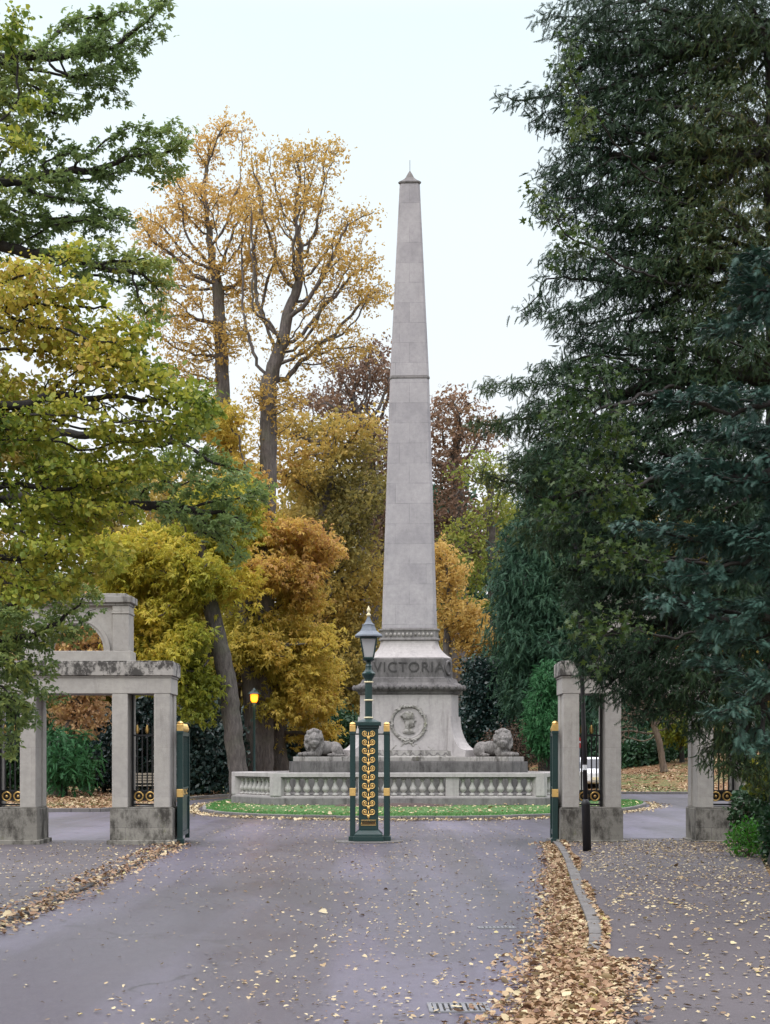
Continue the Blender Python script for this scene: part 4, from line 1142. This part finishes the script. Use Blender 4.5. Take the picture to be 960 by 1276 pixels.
# ---- trees of the middle distance
tree('oak_tree', 'broad olive and amber tree filling the space between the chestnuts and the obelisk', 'tree', [V3(-3.4, 78, 0), PP(398, 800, 78), PP(405, 640, 78), PP(412, 560, 78)],
     [(400, 560, 78, 75, 50, 3), (440, 620, 78, 60, 60, 3), (380, 650, 78, 70, 60, 3), (450, 710, 78, 50, 60, 3), (400, 740, 78, 80, 60, 3), (440, 810, 78, 60, 60, 3), (390, 830, 78, 60, 50, 3), (350, 560, 78, 50, 50, 2.5), (430, 890, 78, 60, 40, 2.5)],
     'olive', 'clump', dens=.6, step=.5, kill=.9, r0=.55, tip=.018, seed=43, per=4.2, size=.26, spread=.42, tipmax=3, tone=(.5, .42), tsc=.7)
tree('beech_tree', 'copper brown tree just left of the obelisk shaft, behind the amber trees', 'tree', [V3(-.6, 86, 0), PP(462, 800, 86), PP(460, 560, 86)],
     [(440, 450, 86, 46, 30, 2.5), (475, 480, 86, 36, 44, 2.5), (425, 500, 86, 46, 36, 2.5), (465, 560, 86, 48, 60, 3), (475, 650, 86, 40, 70, 3), (400, 520, 86, 40, 40, 2.5)],
     'beech', 'clump', dens=.55, step=.55, kill=1.0, r0=.5, tip=.018, seed=44, per=3.4, size=.26, spread=.42, tipmax=3, tone=(.5, .3))
tree('beech_tree', 'copper brown tree just right of the obelisk shaft', 'tree', [V3(3.9, 84, 0), PP(572, 800, 84), PP(570, 600, 84)],
     [(560, 510, 84, 38, 30, 2.5), (590, 540, 84, 40, 40, 2.5), (555, 580, 84, 34, 60, 2.5), (575, 660, 84, 50, 70, 3), (545, 660, 84, 20, 60, 2)],
     'beech', 'clump', dens=.5, step=.55, kill=1.0, r0=.5, tip=.018, seed=45, per=3.6, size=.26, spread=.42, tipmax=3, tone=(.45, .3))
tree('ash_tree', 'loose yellow green tree to the right of the obelisk, against the yew', 'tree', [V3(4.9, 72, 0), PP(618, 820, 72), PP(612, 650, 72)],
     [(605, 590, 72, 40, 30, 2), (625, 630, 72, 40, 34, 2), (590, 660, 72, 36, 30, 2), (615, 700, 72, 46, 34, 2), (575, 700, 72, 30, 26, 1.6), (600, 750, 72, 46, 30, 2)],
     'ash', 'clump', dens=.6, step=.45, kill=.8, r0=.32, tip=.014, seed=46, per=3, size=.22, spread=.34, tipmax=3, tone=(.5, .3))
tree('maple_tree', 'small orange tree with drooping sprays right beside the foot of the obelisk', 'tree', [V3(2.6, 60, 0), PP(557, 800, 60), PP(560, 740, 60)],
     [(560, 720, 60, 30, 20, 1.2), (575, 775, 60, 34, 22, 1.4), (605, 805, 60, 30, 18, 1.2), (560, 760, 60, 20, 26, 1.2), (545, 690, 60, 16, 20, 1)],
     'airy', 'clump', dens=1.6, step=.28, kill=.5, r0=.16, tip=.01, seed=47, per=3.6, size=.19, spread=.22, tipmax=3, tone=(.7, .25))
tree('conifer_tree', 'tall bluish green conifer right of the obelisk, behind the right gateway pier', 'tree', [V3(5.6, 55, 0), PP(684, 800, 55), PP(690, 560, 55)],
     [(690, 600, 55, 40, 60, 1.8), (685, 680, 55, 60, 50, 2.2), (670, 740, 55, 62, 50, 2.4), (680, 800, 55, 70, 50, 2.5), (690, 860, 55, 70, 50, 2.5), (740, 760, 55, 60, 120, 2.5)],
     'farcon', 'spray', dens=1.1, step=.34, kill=.6, r0=.4, tip=.012, seed=48, per=11, size=.36, spread=.28, tipmax=4, bark='bark_dark', droop=.5, tone=(.5, .25), flat=1.2)
tree('conifer_tree', 'bright green low conifer beside the right stone lion', 'tree', [V3(5.2, 51, 0), PP(686, 900, 51), PP(688, 850, 51)],
     [(686, 850, 51, 22, 26, .8), (680, 890, 51, 26, 30, .9), (692, 920, 51, 24, 26, .8), (672, 915, 51, 18, 22, .7)],
     'greencon', 'spray', dens=5, step=.18, kill=.3, r0=.12, tip=.008, seed=49, per=11, size=.24, spread=.14, tipmax=4, bark='bark_dark', droop=.3, tone=(.5, .25))
tree('holly_tree', 'blackish green holly with a rounded top, close to the obelisk die', 'tree', [V3(3.9, 58, 0), PP(613, 920, 58), PP(612, 860, 58)],
     [(606, 850, 58, 30, 40, 1.2), (600, 900, 58, 30, 36, 1.2), (622, 890, 58, 30, 40, 1.2)], 'holly', 'clump', dens=2.6, step=.24, kill=.42, r0=.14, tip=.01, seed=50, per=6, size=.17, spread=.2, tipmax=4, bark='bark_dark')
tree('holly_tree', 'blackish green holly right of the other holly, behind the right stone lion', 'tree', [V3(5.1, 57, 0), PP(652, 920, 57), PP(650, 870, 57)],
     [(648, 860, 57, 30, 34, 1.2), (660, 900, 57, 34, 36, 1.2), (640, 910, 57, 30, 30, 1.2)], 'holly', 'clump', dens=2.6, step=.24, kill=.42, r0=.14, tip=.01, seed=51, per=6, size=.17, spread=.2, tipmax=4, bark='bark_dark', tone=(.65, .25))
tree('bramble_bush', 'thin reddish brown bush around the right stone lion', 'bush', [V3(4.2, 52.5, 0), PP(640, 950, 52.5)],
     [(650, 920, 52.5, 30, 26, .7), (625, 930, 52.5, 30, 24, .7), (665, 945, 52.5, 26, 20, .6)], 'deadtwig', 'oval', dens=9, step=.13, kill=.2, r0=.03, tip=.005, seed=52, per=2.2, size=.09, spread=.1, tipmax=2, bark='bark_warm', names=('stem', 'foliage'))
# chestnuts
tree('chestnut_tree', 'greenish yellow horse chestnut behind the left gateway', 'tree', [V3(-5.12, 57, 0), PP(284, 850, 57), PP(262, 750, 57), PP(248, 670, 57)],
     [(240, 690, 57, 60, 44, 2.4), (210, 745, 57, 50, 40, 2.2), (265, 740, 57, 60, 44, 2.4), (220, 800, 57, 50, 44, 2.2), (190, 830, 57, 36, 40, 1.8), (240, 850, 57, 34, 30, 1.6), (170, 760, 57, 40, 60, 2), (280, 640, 57, 50, 36, 2), (175, 690, 57, 60, 50, 2), (240, 880, 57, 16, 20, 1)],
     'chestnut_green', 'palm', dens=1.1, step=.34, kill=.62, r0=.38, tip=.014, seed=53, per=7.5, size=.27, spread=.3, tipmax=3, droop=.45, tone=(.48, .42), tsc=.9)
tree('chestnut_tree', 'golden horse chestnut with a leaning trunk, over the lit street lamp', 'tree', [V3(-5.2, 65, 0), PP(321, 950, 65), PP(314, 850, 65), PP(305, 740, 65), PP(320, 680, 65)],
     [(330, 660, 65, 56, 36, 2.2), (375, 690, 65, 52, 36, 2), (320, 720, 65, 60, 40, 2.4), (380, 745, 65, 34, 30, 1.8), (330, 790, 65, 60, 30, 2.2), (290, 810, 65, 44, 34, 2), (360, 830, 65, 44, 36, 2), (262, 850, 65, 26, 22, 2), (380, 865, 65, 28, 26, 1.4), (352, 880, 65, 26, 18, 1.4), (300, 590, 65, 40, 26, 2), (275, 530, 65, 40, 26, 2), (400, 800, 65, 26, 20, 1.6)],
     'chestnut', 'palm', dens=1.1, step=.34, kill=.62, r0=.42, tip=.014, seed=54, per=7.5, size=.27, spread=.3, tipmax=3, droop=.5, tone=(.48, .42), tsc=.9, tgrad=(.06, 0, 0, (-4.2, 65, 8)))
tree('chestnut_tree', 'second golden chestnut whose grey trunk stands just right of the street lamp', 'tree', [V3(-4.15, 67, 0), PP(343, 930, 67), PP(350, 850, 67), PP(356, 780, 67)],
     [(370, 800, 67, 46, 36, 2), (400, 850, 67, 30, 36, 1.8), (350, 840, 67, 40, 36, 2), (395, 905, 67, 30, 24, 1.4)],
     'chestnut', 'palm', dens=1.0, step=.36, kill=.65, r0=.44, tip=.014, seed=55, per=7, size=.26, spread=.3, tipmax=3, droop=.5, tone=(.6, .25))
tree('maple_tree', 'peach and orange leaved tree seen through the left gateway', 'tree', [V3(-12.8, 62, 0), PP(95, 880, 62), PP(98, 820, 62)],
     [(95, 770, 62, 60, 40, 2), (110, 830, 62, 46, 40, 2), (80, 870, 62, 50, 36, 2), (115, 895, 62, 36, 26, 1.5), (60, 820, 62, 40, 50, 2), (130, 800, 62, 30, 30, 1.5)],
     'peach', 'clump', dens=.9, step=.36, kill=.65, r0=.26, tip=.012, seed=56, per=4, size=.24, spread=.32, tipmax=3, tone=(.45, .3))
# shrubs at the left behind the road
for i, (px, py, rx, ry, D, lm, lab) in enumerate([
    (255, 930, 44, 66, 63, 'holly', 'tall dark evergreen shrub left of the leaning chestnut trunk'), (180, 925, 50, 70, 66, 'holly', 'dark evergreen shrub behind the slim gap of the left gateway pier'),
    (130, 935, 34, 55, 68, 'holly', 'dark evergreen shrub seen at the right side of the left gateway opening'), (80, 945, 34, 36, 60, 'greencon', 'bright green low conifer bush in the left gateway opening'),
    (20, 930, 60, 60, 64, 'shrub', 'green shrub at the left edge, behind the oak twigs'), (340, 925, 60, 50, 72, 'holly', 'dark shrub in the shade behind the chestnut trunks'), (420, 930, 50, 46, 74, 'shrub', 'dark green shrub behind the left stone lion'), (560, 930, 60, 50, 76, 'shrub', 'dark green shrub behind the foot of the obelisk')]):
    z0 = 0
    tree('evergreen_shrub' if lm != 'greencon' else 'conifer_bush', lab, 'shrub', [V3((px - 480) * D / F, D, 0), PP(px, py, D)], [(px, py, D, rx, ry, 1.6), (px - rx * .5, py + ry * .35, D, rx * .6, ry * .6, 1.5), (px + rx * .5, py + ry * .4, D, rx * .6, ry * .55, 1.5)],
         lm, 'spray' if lm == 'greencon' else 'clump', dens=1.2, step=.34, kill=.6, r0=.1, tip=.012, seed=60 + i, per=6, size=.26 if lm != 'greencon' else .45, spread=.28, tipmax=4, bark='bark_dark', names=('stem', 'foliage'))
# shrubs and bare tree on the bank at the right
for i, (px, py, rx, ry, D, lm, lab) in enumerate([
    (800, 945, 34, 36, 79, 'shrub', 'green evergreen shrub left of the bare leaning tree'), (770, 900, 60, 60, 84, 'farcon', 'dark tall evergreen shrub behind the right gateway opening'), (865, 925, 34, 36, 82, 'shrub', 'green evergreen shrub right of the bare leaning tree'),
    (850, 900, 26, 26, 77, 'yellowgreen', 'yellow green bush above the evergreen shrubs on the bank'), (920, 925, 50, 50, 84, 'shrub', 'evergreen shrub on the bank behind the rightmost gateway pier'), (730, 930, 30, 40, 80, 'farcon', 'dark evergreen shrub behind the parked car'), (810, 880, 50, 50, 90, 'holly', 'blackish shrub rising behind the bare leaning tree')]):
    x = (px - 480) * D / F; zz = float(gz(x, D))
    tree('evergreen_shrub', lab, 'shrub', [V3(x, D, zz), PP(px, py, D)], [(px, py, D, rx, ry, 1.6), (px - rx * .5, py + ry * .4, D, rx * .6, ry * .6, 1.5), (px + rx * .5, py + ry * .4, D, rx * .6, ry * .55, 1.5)],
         lm, 'clump', dens=1.1, step=.36, kill=.62, r0=.1, tip=.012, seed=70 + i, per=6, size=.28, spread=.3, tipmax=4, bark='bark_dark', names=('stem', 'foliage'))
x = (828 - 480) * 74 / F
tree('bare_tree', 'small bare leaning tree on the leafy bank, seen through the right gateway', 'tree', [V3(x, 74, float(gz(x, 74))), PP(822, 925, 74), PP(812, 895, 74)],
     [(805, 880, 74, 40, 20, 1.5), (780, 895, 74, 30, 24, 1.4), (840, 885, 74, 26, 20, 1.2), (800, 850, 74, 40, 20, 1.5), (775, 920, 74, 16, 16, .8)], 'deadtwig', 'oval', dens=1.6, step=.25, kill=.4, r0=.16, tip=.016, seed=80, per=.15, size=.1, spread=.1, tipmax=1, bark='bark_warm')

# ---- near trees at the left
tree('oak_tree', 'green lobed oak reaching into the view with layered boughs from the left edge', 'tree',
     [V3(-7.4, 18.0, .05), V3(-7.2, 18, 2.2), V3(-6.9, 17.7, 5.0), V3(-6.7, 17.4, 8.0), V3(-6.6, 17.2, 10.5)],
     [(60, 90, 17, 95, 36, .7), (20, 140, 17, 70, 36, .7), (120, 60, 17, 60, 40, .6), (165, 35, 17, 44, 26, .5), (205, 8, 17, 30, 14, .4), (140, 105, 17, 40, 22, .5), (30, 185, 17, 36, 20, .5), (-60, 80, 17, 90, 60, 1),
      (60, 250, 17, 80, 36, .7), (120, 205, 17, 55, 28, .6), (180, 185, 17, 50, 30, .5), (225, 175, 17, 22, 28, .4), (205, 215, 17, 36, 16, .4), (130, 275, 17, 44, 20, .5), (30, 275, 17, 50, 30, .6), (-60, 270, 17, 90, 60, 1),
      (160, 335, 16.8, 60, 26, .6), (205, 335, 16.8, 28, 18, .4), (190, 390, 16.8, 30, 18, .4), (100, 330, 16.8, 50, 30, .6),
      (250, 575, 16.5, 50, 26, .5), (290, 610, 16.5, 52, 26, .5), (325, 605, 16.5, 26, 18, .4), (235, 640, 16.5, 50, 30, .5), (280, 660, 16.5, 40, 26, .5), (295, 695, 16.5, 20, 18, .3), (180, 600, 16.5, 50, 36, .5), (250, 520, 16.5, 36, 18, .4),
      (40, 770, 16.5, 70, 36, .6), (100, 745, 16.5, 44, 16, .5), (20, 830, 16.5, 50, 50, .6), (20, 890, 16.5, 36, 30, .5), (75, 790, 16.5, 44, 24, .5), (50, 865, 16.5, 36, 24, .45), (60, 725, 16.5, 70, 26, .6), (-50, 820, 16.5, 60, 80, .8), (10, 930, 16.5, 20, 16, .4), (-70, 560, 17, 70, 150, 1)],
     'oak', 'oakr', dens=11, step=.13, kill=.29, r0=.26, tip=.0035, seed=90, per=4.0, size=.084, spread=.05, tipmax=3, bark='bark_dark', out=.9, nvar=.45, droop=.1, tone=(.38, .34), tsc=2.2, lift=.02)
tree('lime_tree', 'yellow green lime with heart shaped leaves hanging over the left side of the view', 'tree',
     [V3(-5.3, 13.9, .05), V3(-5.2, 13.8, 2.0), V3(-5.0, 13.6, 4.0), V3(-4.9, 13.5, 6.0)],
     [(50, 400, 13.5, 90, 60, .6), (130, 440, 13.5, 80, 50, .6), (190, 470, 13.5, 60, 44, .5), (240, 500, 13.5, 40, 30, .4), (70, 500, 13.5, 110, 60, .6), (170, 540, 13.5, 80, 50, .5), (60, 590, 13.5, 100, 56, .6), (140, 620, 13.5, 70, 50, .5), (50, 670, 13.5, 90, 50, .6), (110, 690, 13.5, 60, 36, .5), (40, 735, 13.5, 60, 26, .5), (20, 335, 13.5, 50, 26, .5), (90, 365, 13.5, 50, 24, .4), (-70, 520, 13.5, 70, 180, .8), (175, 590, 13.5, 40, 30, .4), (100, 310, 13.4, 16, 20, .2), (15, 40, 13.4, 24, 40, .3), (40, 130, 13.5, 26, 14, .2, .6), (30, 180, 13.5, 26, 10, .2, .6)],
     'lime', 'heart', dens=34, step=.10, kill=.17, r0=.10, tip=.0025, seed=91, per=5.2, size=.056, spread=.045, tipmax=3, bark='bark_dark', droop=.45, out=.5, tone=(.32, .34), tsc=2.5)

# ---- near evergreens at the right
YD = 22
tree('yew_tree', 'huge dark yew with drooping sprays covering the right half of the view', 'tree',
     [V3(5.9, 22.6, .03), V3(5.8, 22.5, 3), V3(5.6, 22.3, 6.5), V3(5.4, 22, 10), V3(5.3, 22, 13)],
     [(880, 40, YD, 110, 80, 1), (800, 60, YD, 90, 70, .9), (740, 40, YD, 50, 50, .7), (870, 180, YD, 120, 100, 1), (770, 150, YD, 80, 60, .8), (720, 120, YD, 50, 40, .6), (690, 20, YD, 26, 12, .3), (655, 120, YD, 40, 10, .25), (690, 140, YD, 36, 16, .35),
      (790, 260, YD, 80, 60, .8), (720, 220, YD, 56, 44, .6), (690, 260, YD, 36, 26, .4), (880, 320, YD, 110, 90, 1), (800, 350, YD, 80, 50, .8), (730, 330, YD, 50, 26, .5), (690, 325, YD, 26, 14, .3), (670, 385, YD, 34, 9, .25), (720, 400, YD, 50, 22, .5),
      (880, 450, YD, 110, 90, 1), (780, 450, YD, 80, 60, .8), (690, 470, YD, 50, 20, .5), (640, 480, YD, 50, 14, .35), (700, 520, YD, 70, 40, .6), (630, 530, YD, 46, 16, .35), (600, 525, YD, 24, 8, .2), (780, 560, YD, 90, 70, .9), (680, 580, YD, 60, 36, .6), (640, 605, YD, 36, 14, .3), (610, 590, YD, 24, 8, .2),
      (880, 600, YD, 110, 100, 1), (740, 650, YD, 76, 50, .8), (680, 650, YD, 44, 28, .5), (800, 720, YD, 100, 70, .9), (740, 740, YD, 50, 44, .6), (900, 760, YD, 100, 90, 1), (790, 820, YD, 76, 50, .8), (740, 810, YD, 40, 36, .5), (850, 850, YD, 80, 44, .8), (760, 860, YD, 36, 20, .4), (820, 885, YD, 50, 20, .5), (920, 870, YD, 70, 46, .8), (885, 905, YD, 40, 24, .5), (935, 930, YD, 46, 34, .6), (905, 945, YD, 36, 22, .5), (955, 965, YD, 36, 26, .5)],
     'yew', 'spray', dens=9, step=.17, kill=.29, r0=.42, tip=.004, seed=92, per=7, size=.14, spread=.07, tipmax=4, bark='bark_dark', droop=.35, out=.7, axis_down=.45, flat=.3, tone=(.45, .42), tsc=1.6, lift=-.02)
tree('maple_tree', 'maple with broad dark green and yellowing leaves mingled into the left flank of the yew', 'tree',
     [V3(6.5, 23.7, .03), V3(6.4, 23.6, 2.6), V3(6.0, 23.3, 4.8), V3(5.5, 23.0, 7), V3(5.2, 22.9, 9)],
     [(705, 70, 20, 16, 44, .3), (725, 150, 20, 20, 30, .3), (665, 240, 20, 18, 14, .25), (690, 265, 20, 26, 14, .3), (720, 300, 20, 34, 26, .3), (700, 325, 20, 30, 14, .3), (740, 470, 20, 34, 30, .35), (710, 520, 20, 40, 36, .35), (760, 540, 20, 40, 40, .35), (720, 590, 20, 44, 36, .35), (690, 640, 20, 36, 24, .3), (770, 620, 20, 44, 36, .35), (750, 690, 20, 44, 30, .35), (800, 700, 20, 36, 26, .3), (730, 780, 20, 26, 30, .3), (770, 780, 20, 40, 26, .3), (745, 830, 20, 20, 20, .25)],
     'plane', 'maple', dens=16, step=.14, kill=.25, r0=.045, tip=.003, seed=93, per=2.8, size=.115, spread=.08, tipmax=2, bark='bark_dark', droop=.5, out=.4, tone=(.30, .26), tsc=1.6)
CD = 15.5
tree('cypress_tree', 'blue green cypress with flat feathery sprays at the right edge, in front of the yew', 'tree',
     [V3(4.9, 16.0, .05), V3(4.9, 16, 2), V3(4.8, 15.9, 4.5), V3(4.8, 15.8, 7)],
     [(900, 495, CD, 80, 14, .4), (840, 500, CD, 30, 8, .2), (930, 540, CD, 70, 20, .4), (860, 580, CD, 60, 14, .35), (910, 600, CD, 80, 22, .45), (840, 625, CD, 40, 8, .2), (790, 655, CD, 40, 7, .2), (870, 660, CD, 80, 16, .4), (930, 680, CD, 70, 26, .45), (880, 715, CD, 70, 16, .35), (850, 750, CD, 60, 14, .35), (920, 765, CD, 70, 24, .45), (910, 800, CD, 60, 14, .35), (890, 825, CD, 40, 10, .25), (940, 850, CD, 50, 24, .4), (915, 890, CD, 50, 12, .3), (950, 925, CD, 40, 18, .3), (900, 410, CD, 40, 14, .3), (940, 360, CD, 40, 60, .4), (1010, 640, CD, 60, 200, .6)],
     'cypress', 'fern', dens=20, step=.13, kill=.22, r0=.22, tip=.004, seed=94, per=8.5, size=.10, spread=.035, tipmax=4, bark='bark_dark', droop=.18, out=1.2, nvar=.35, flat=1.6, tone=(.48, .28), tsc=2.2, lift=0)
# hedge and shrubs along the right pavement
for i, (x, y, z, rx, ry, rz, lm, tk, sz, lab) in enumerate([
    (5.42, 24.0, .30, .34, .34, .34, 'brightshrub', 'oval', .05, 'bright green feathery shrub at the foot of the right hedge'),
    (6.3, 25.4, .62, .42, .8, .62, 'shrub', 'oval', .075, 'dark green shrub over the railing, behind the bright green shrub'),
    (6.0, 26.6, .55, .28, .4, .55, 'shrub', 'heart', .065, 'ivy covered shrub at the near end of the rightmost gateway pier'),
    (5.75, 23.2, .45, .30, .55, .5, 'shrub', 'oval', .08, 'glossy dark shrub at the right edge, nearest the viewer'),
    (6.2, 25.6, 1.25, .5, .6, .4, 'yellowgreen', 'oval', .06, 'yellowish shrub top just below the yew branches')]):
    rng = np.random.default_rng(100 + i)
    pts = unit(rng.normal(0, 1, (int(1700 * rx * ry * rz * 8) + 120, 3))) * rng.uniform(0, 1, (int(1700 * rx * ry * rz * 8) + 120, 1)) ** .4 * [rx, ry, rz] + [x, y, z]
    pts = pts[pts[:, 2] > .06]
    N, PA, nt = colonize([(x, y, .0), (x + .03, y, z * .7)], pts, .055, .075, rng)
    rad, acc, kn = skeleton(N, PA, .03, 0, nt, .003)
    root = empty('garden_shrub', (x, y, 0), 0, lab, 'shrub'); b0 = np.array([x, y, 0.])
    tubes('stem', N - b0, PA, rad, M['bark_warm'], root)
    tw = np.where((acc <= 4) & (np.arange(len(N)) >= nt))[0]; idx = np.repeat(tw, rng.poisson(4.2, len(tw)))
    pos = N[idx] + rng.normal(0, .035, (len(idx), 3)); ax = unit(N[idx] - N[PA[idx]]) + rng.normal(0, .6, (len(idx), 3)) + [0, 0, .3 if lm == 'brightshrub' else -.2]
    nr = np.array([0, 0, .7]) + rng.normal(0, .5, (len(idx), 3))
    leaves('foliage', pos - b0, ax, nr, sz * rng.lognormal(0, .25, len(idx)), np.clip(.5 + .5 * (vnoise(pos, 4, i) - .5) + rng.normal(0, .12, len(idx)), 0, 1), tk, LM[lm], root, rng)

# ================================================================== FALLEN LEAVES
def ground_leaves(name, label, x, y, z, size, lm, seed, tilt=.28):
    rng = np.random.default_rng(seed); n = len(x)
    an = rng.uniform(0, 6.283, n); ax = np.stack([np.cos(an), np.sin(an), rng.normal(0, tilt * .6, n)], 1)
    nr = np.stack([rng.normal(0, tilt, n), rng.normal(0, tilt, n), np.ones(n)], 1)
    sc = size * rng.lognormal(0, .3, n); z = z + .008 + sc * .12
    m = rng.random(n) < .5
    pos = np.stack([x, y, z], 1); tone = np.clip(rng.beta(2.2, 1.8, n), 0, 1)
    o = leaves(name, pos, ax, nr, sc, tone, 'fallen', LM[lm], None, rng)
    tag(o, label, 'fallen leaves', kind='stuff'); return o
TP['fallen'] = [T_oval(.3, .10, .0), T_oval(.36, .05, -.15), T_heart() , T_maple(), T_oval(.25, .16, .1)]
KR = np.array(K_R); KL = np.array(K_L)
def krx(y): return np.interp(y, KR[:, 1], KR[:, 0])
def klx(y): return np.interp(y, KL[:, 1], KL[:, 0])
rg = np.random.default_rng(11)
# drift along the right kerb
n = 36000
y = 8.6 + 20.2 * rg.random(n) ** 1.15; wd = np.interp(y, [8.5, 10.5, 13, 16, 20, 24, 28.5], [.52, .60, .56, .50, .42, .36, .28])
off = wd * (np.abs(rg.normal(0, .48, n)) - .06) + .25 * (vnoise(np.stack([y, y * 0, y * 0], 1), 2.0, 3) - .5) * wd
x = krx(y) - off; h = np.clip(.055 * (1 - off / wd), 0, .055) * rg.random(n)
h = np.where(x > krx(y), np.maximum(h, pz(y) + .012), np.maximum(h, .008))
ground_leaves('leaf_drift', 'thick rusty brown drift of fallen leaves along the right kerb', x, y, h, .039, 'fallen', 12, .55)
n = 2600
y = 8.6 + 3.6 * rg.random(n); x = krx(y) + np.abs(rg.normal(0, .17, n)) ; ground_leaves('leaf_drift', 'rusty leaves spilling over the kerb onto the pavement nearest the viewer', x, y, pz(y), .038, 'fallen', 13, .4)
# thin line along the left kerb
n = 2500
y = 10 + 18.5 * rg.random(n); x = klx(y) + np.abs(rg.normal(0, .14, n)) + .01; sh = rg.random(n) < .3; x = np.where(sh, x - .28, x);  ground_leaves('leaf_drift', 'thin line of fallen leaves along the left kerb', x, y, np.where(x < klx(y) + .11, PL + .006, .008) + rg.random(n) * .02, .045, 'fallen', 14, .4)
# scattered on the road
n = 9000
y = 8.5 + 34 * rg.random(n); x = np.where(rg.random(n) < .45, rg.normal(-.4, .9, n), rg.uniform(-3.6, 3.1, n)) 
x += np.where(y < 16, .3, 0); k = (x > klx(y) + .02) & (x < np.where(y < 29, krx(y), 5) - .02) & ~inpoly(x, y, IS) & (rg.random(n) < .25 + .75 * vnoise(np.stack([x, y * .4, x * 0], 1), 2.6, 9))
ground_leaves('scattered_leaves', 'pale fallen leaves scattered over the road', x[k], y[k], np.full(k.sum(), .008), .029, 'palefallen', 15)
# pavements
n = 18000
y = 8.6 + 20 * rg.random(n) ** .8; x = krx(y) + .1 + rg.random(n) * 3.6; k = (x < np.interp(y, [8, 10, 16, 20, 24, 28.6], [4.0, 4.1, 4.3, 4.8, 5.7, 6.9])) & (rg.random(n) < np.interp(y, [8, 14, 20, 28], [.45, .5, .75, 1]) * (.3 + .7 * vnoise(np.stack([x, y, x * 0], 1), 2.2, 4)))
ground_leaves('scattered_leaves', 'pale fallen leaves strewn over the right pavement', x[k], y[k], pz(y[k]) + .003, .033, 'palefallen', 16)
n = 1200
y = 14 + 14.5 * rg.random(n); x = klx(y) - .12 - np.abs(rg.normal(0, 1.5, n)); k = x > -8
ground_leaves('scattered_leaves', 'few fallen leaves on the left pavement', x[k], y[k], np.full(k.sum(), PL), .034, 'palefallen', 17)
# lawn, island kerb and the litter under the trees
n = 1700
x, y = rg.uniform(-5.3, 8.3, n), rg.uniform(38.7, 48, n); k = inpoly(x, y, IS); ground_leaves('scattered_leaves', 'yellow leaves lying on the round lawn', x[k], y[k], np.full(k.sum(), .165), .06, 'palefallen', 18)
i = rg.integers(0, len(IS), 5200); ISa = np.array(IS); j = (i + 1) % len(IS); t_ = rg.random((5200, 1)); q = ISa[i] * (1 - t_) + ISa[j] * t_
dv = unit(q - np.array([ctr.x, ctr.y])); q = q + dv * (np.abs(rg.normal(0, .22, (5200, 1))) + .16)
ground_leaves('leaf_drift', 'line of pale leaves along the kerb of the round lawn', q[:, 0], q[:, 1], np.full(5200, .01) + rg.random(5200) * .03, .06, 'palefallen', 19, .4)
n = 26000
x = rg.uniform(-24, -6.6, n); y = rg.uniform(44.2, 72, n); k = ~inpoly(x, y, road_poly) | (rg.random(n) < .03); ground_leaves('leaf_litter', 'brown leaf litter under the trees on the left', x[k], y[k], np.full(k.sum(), .0), .085, 'fallen', 20, .5)
n = 30000
x = rg.uniform(2, 24, n); y = rg.uniform(62.4, 84, n); k = (~inpoly(x, y, road_poly)) & (rg.random(n) < .25 + .75 * (vnoise(np.stack([x, y, x * 0], 1), 1.2, 6) > .45)); ground_leaves('leaf_litter', 'brown leaf litter over the grass bank on the right', x[k], y[k], gz(x[k], y[k]), .085, 'fallen', 21, .5)
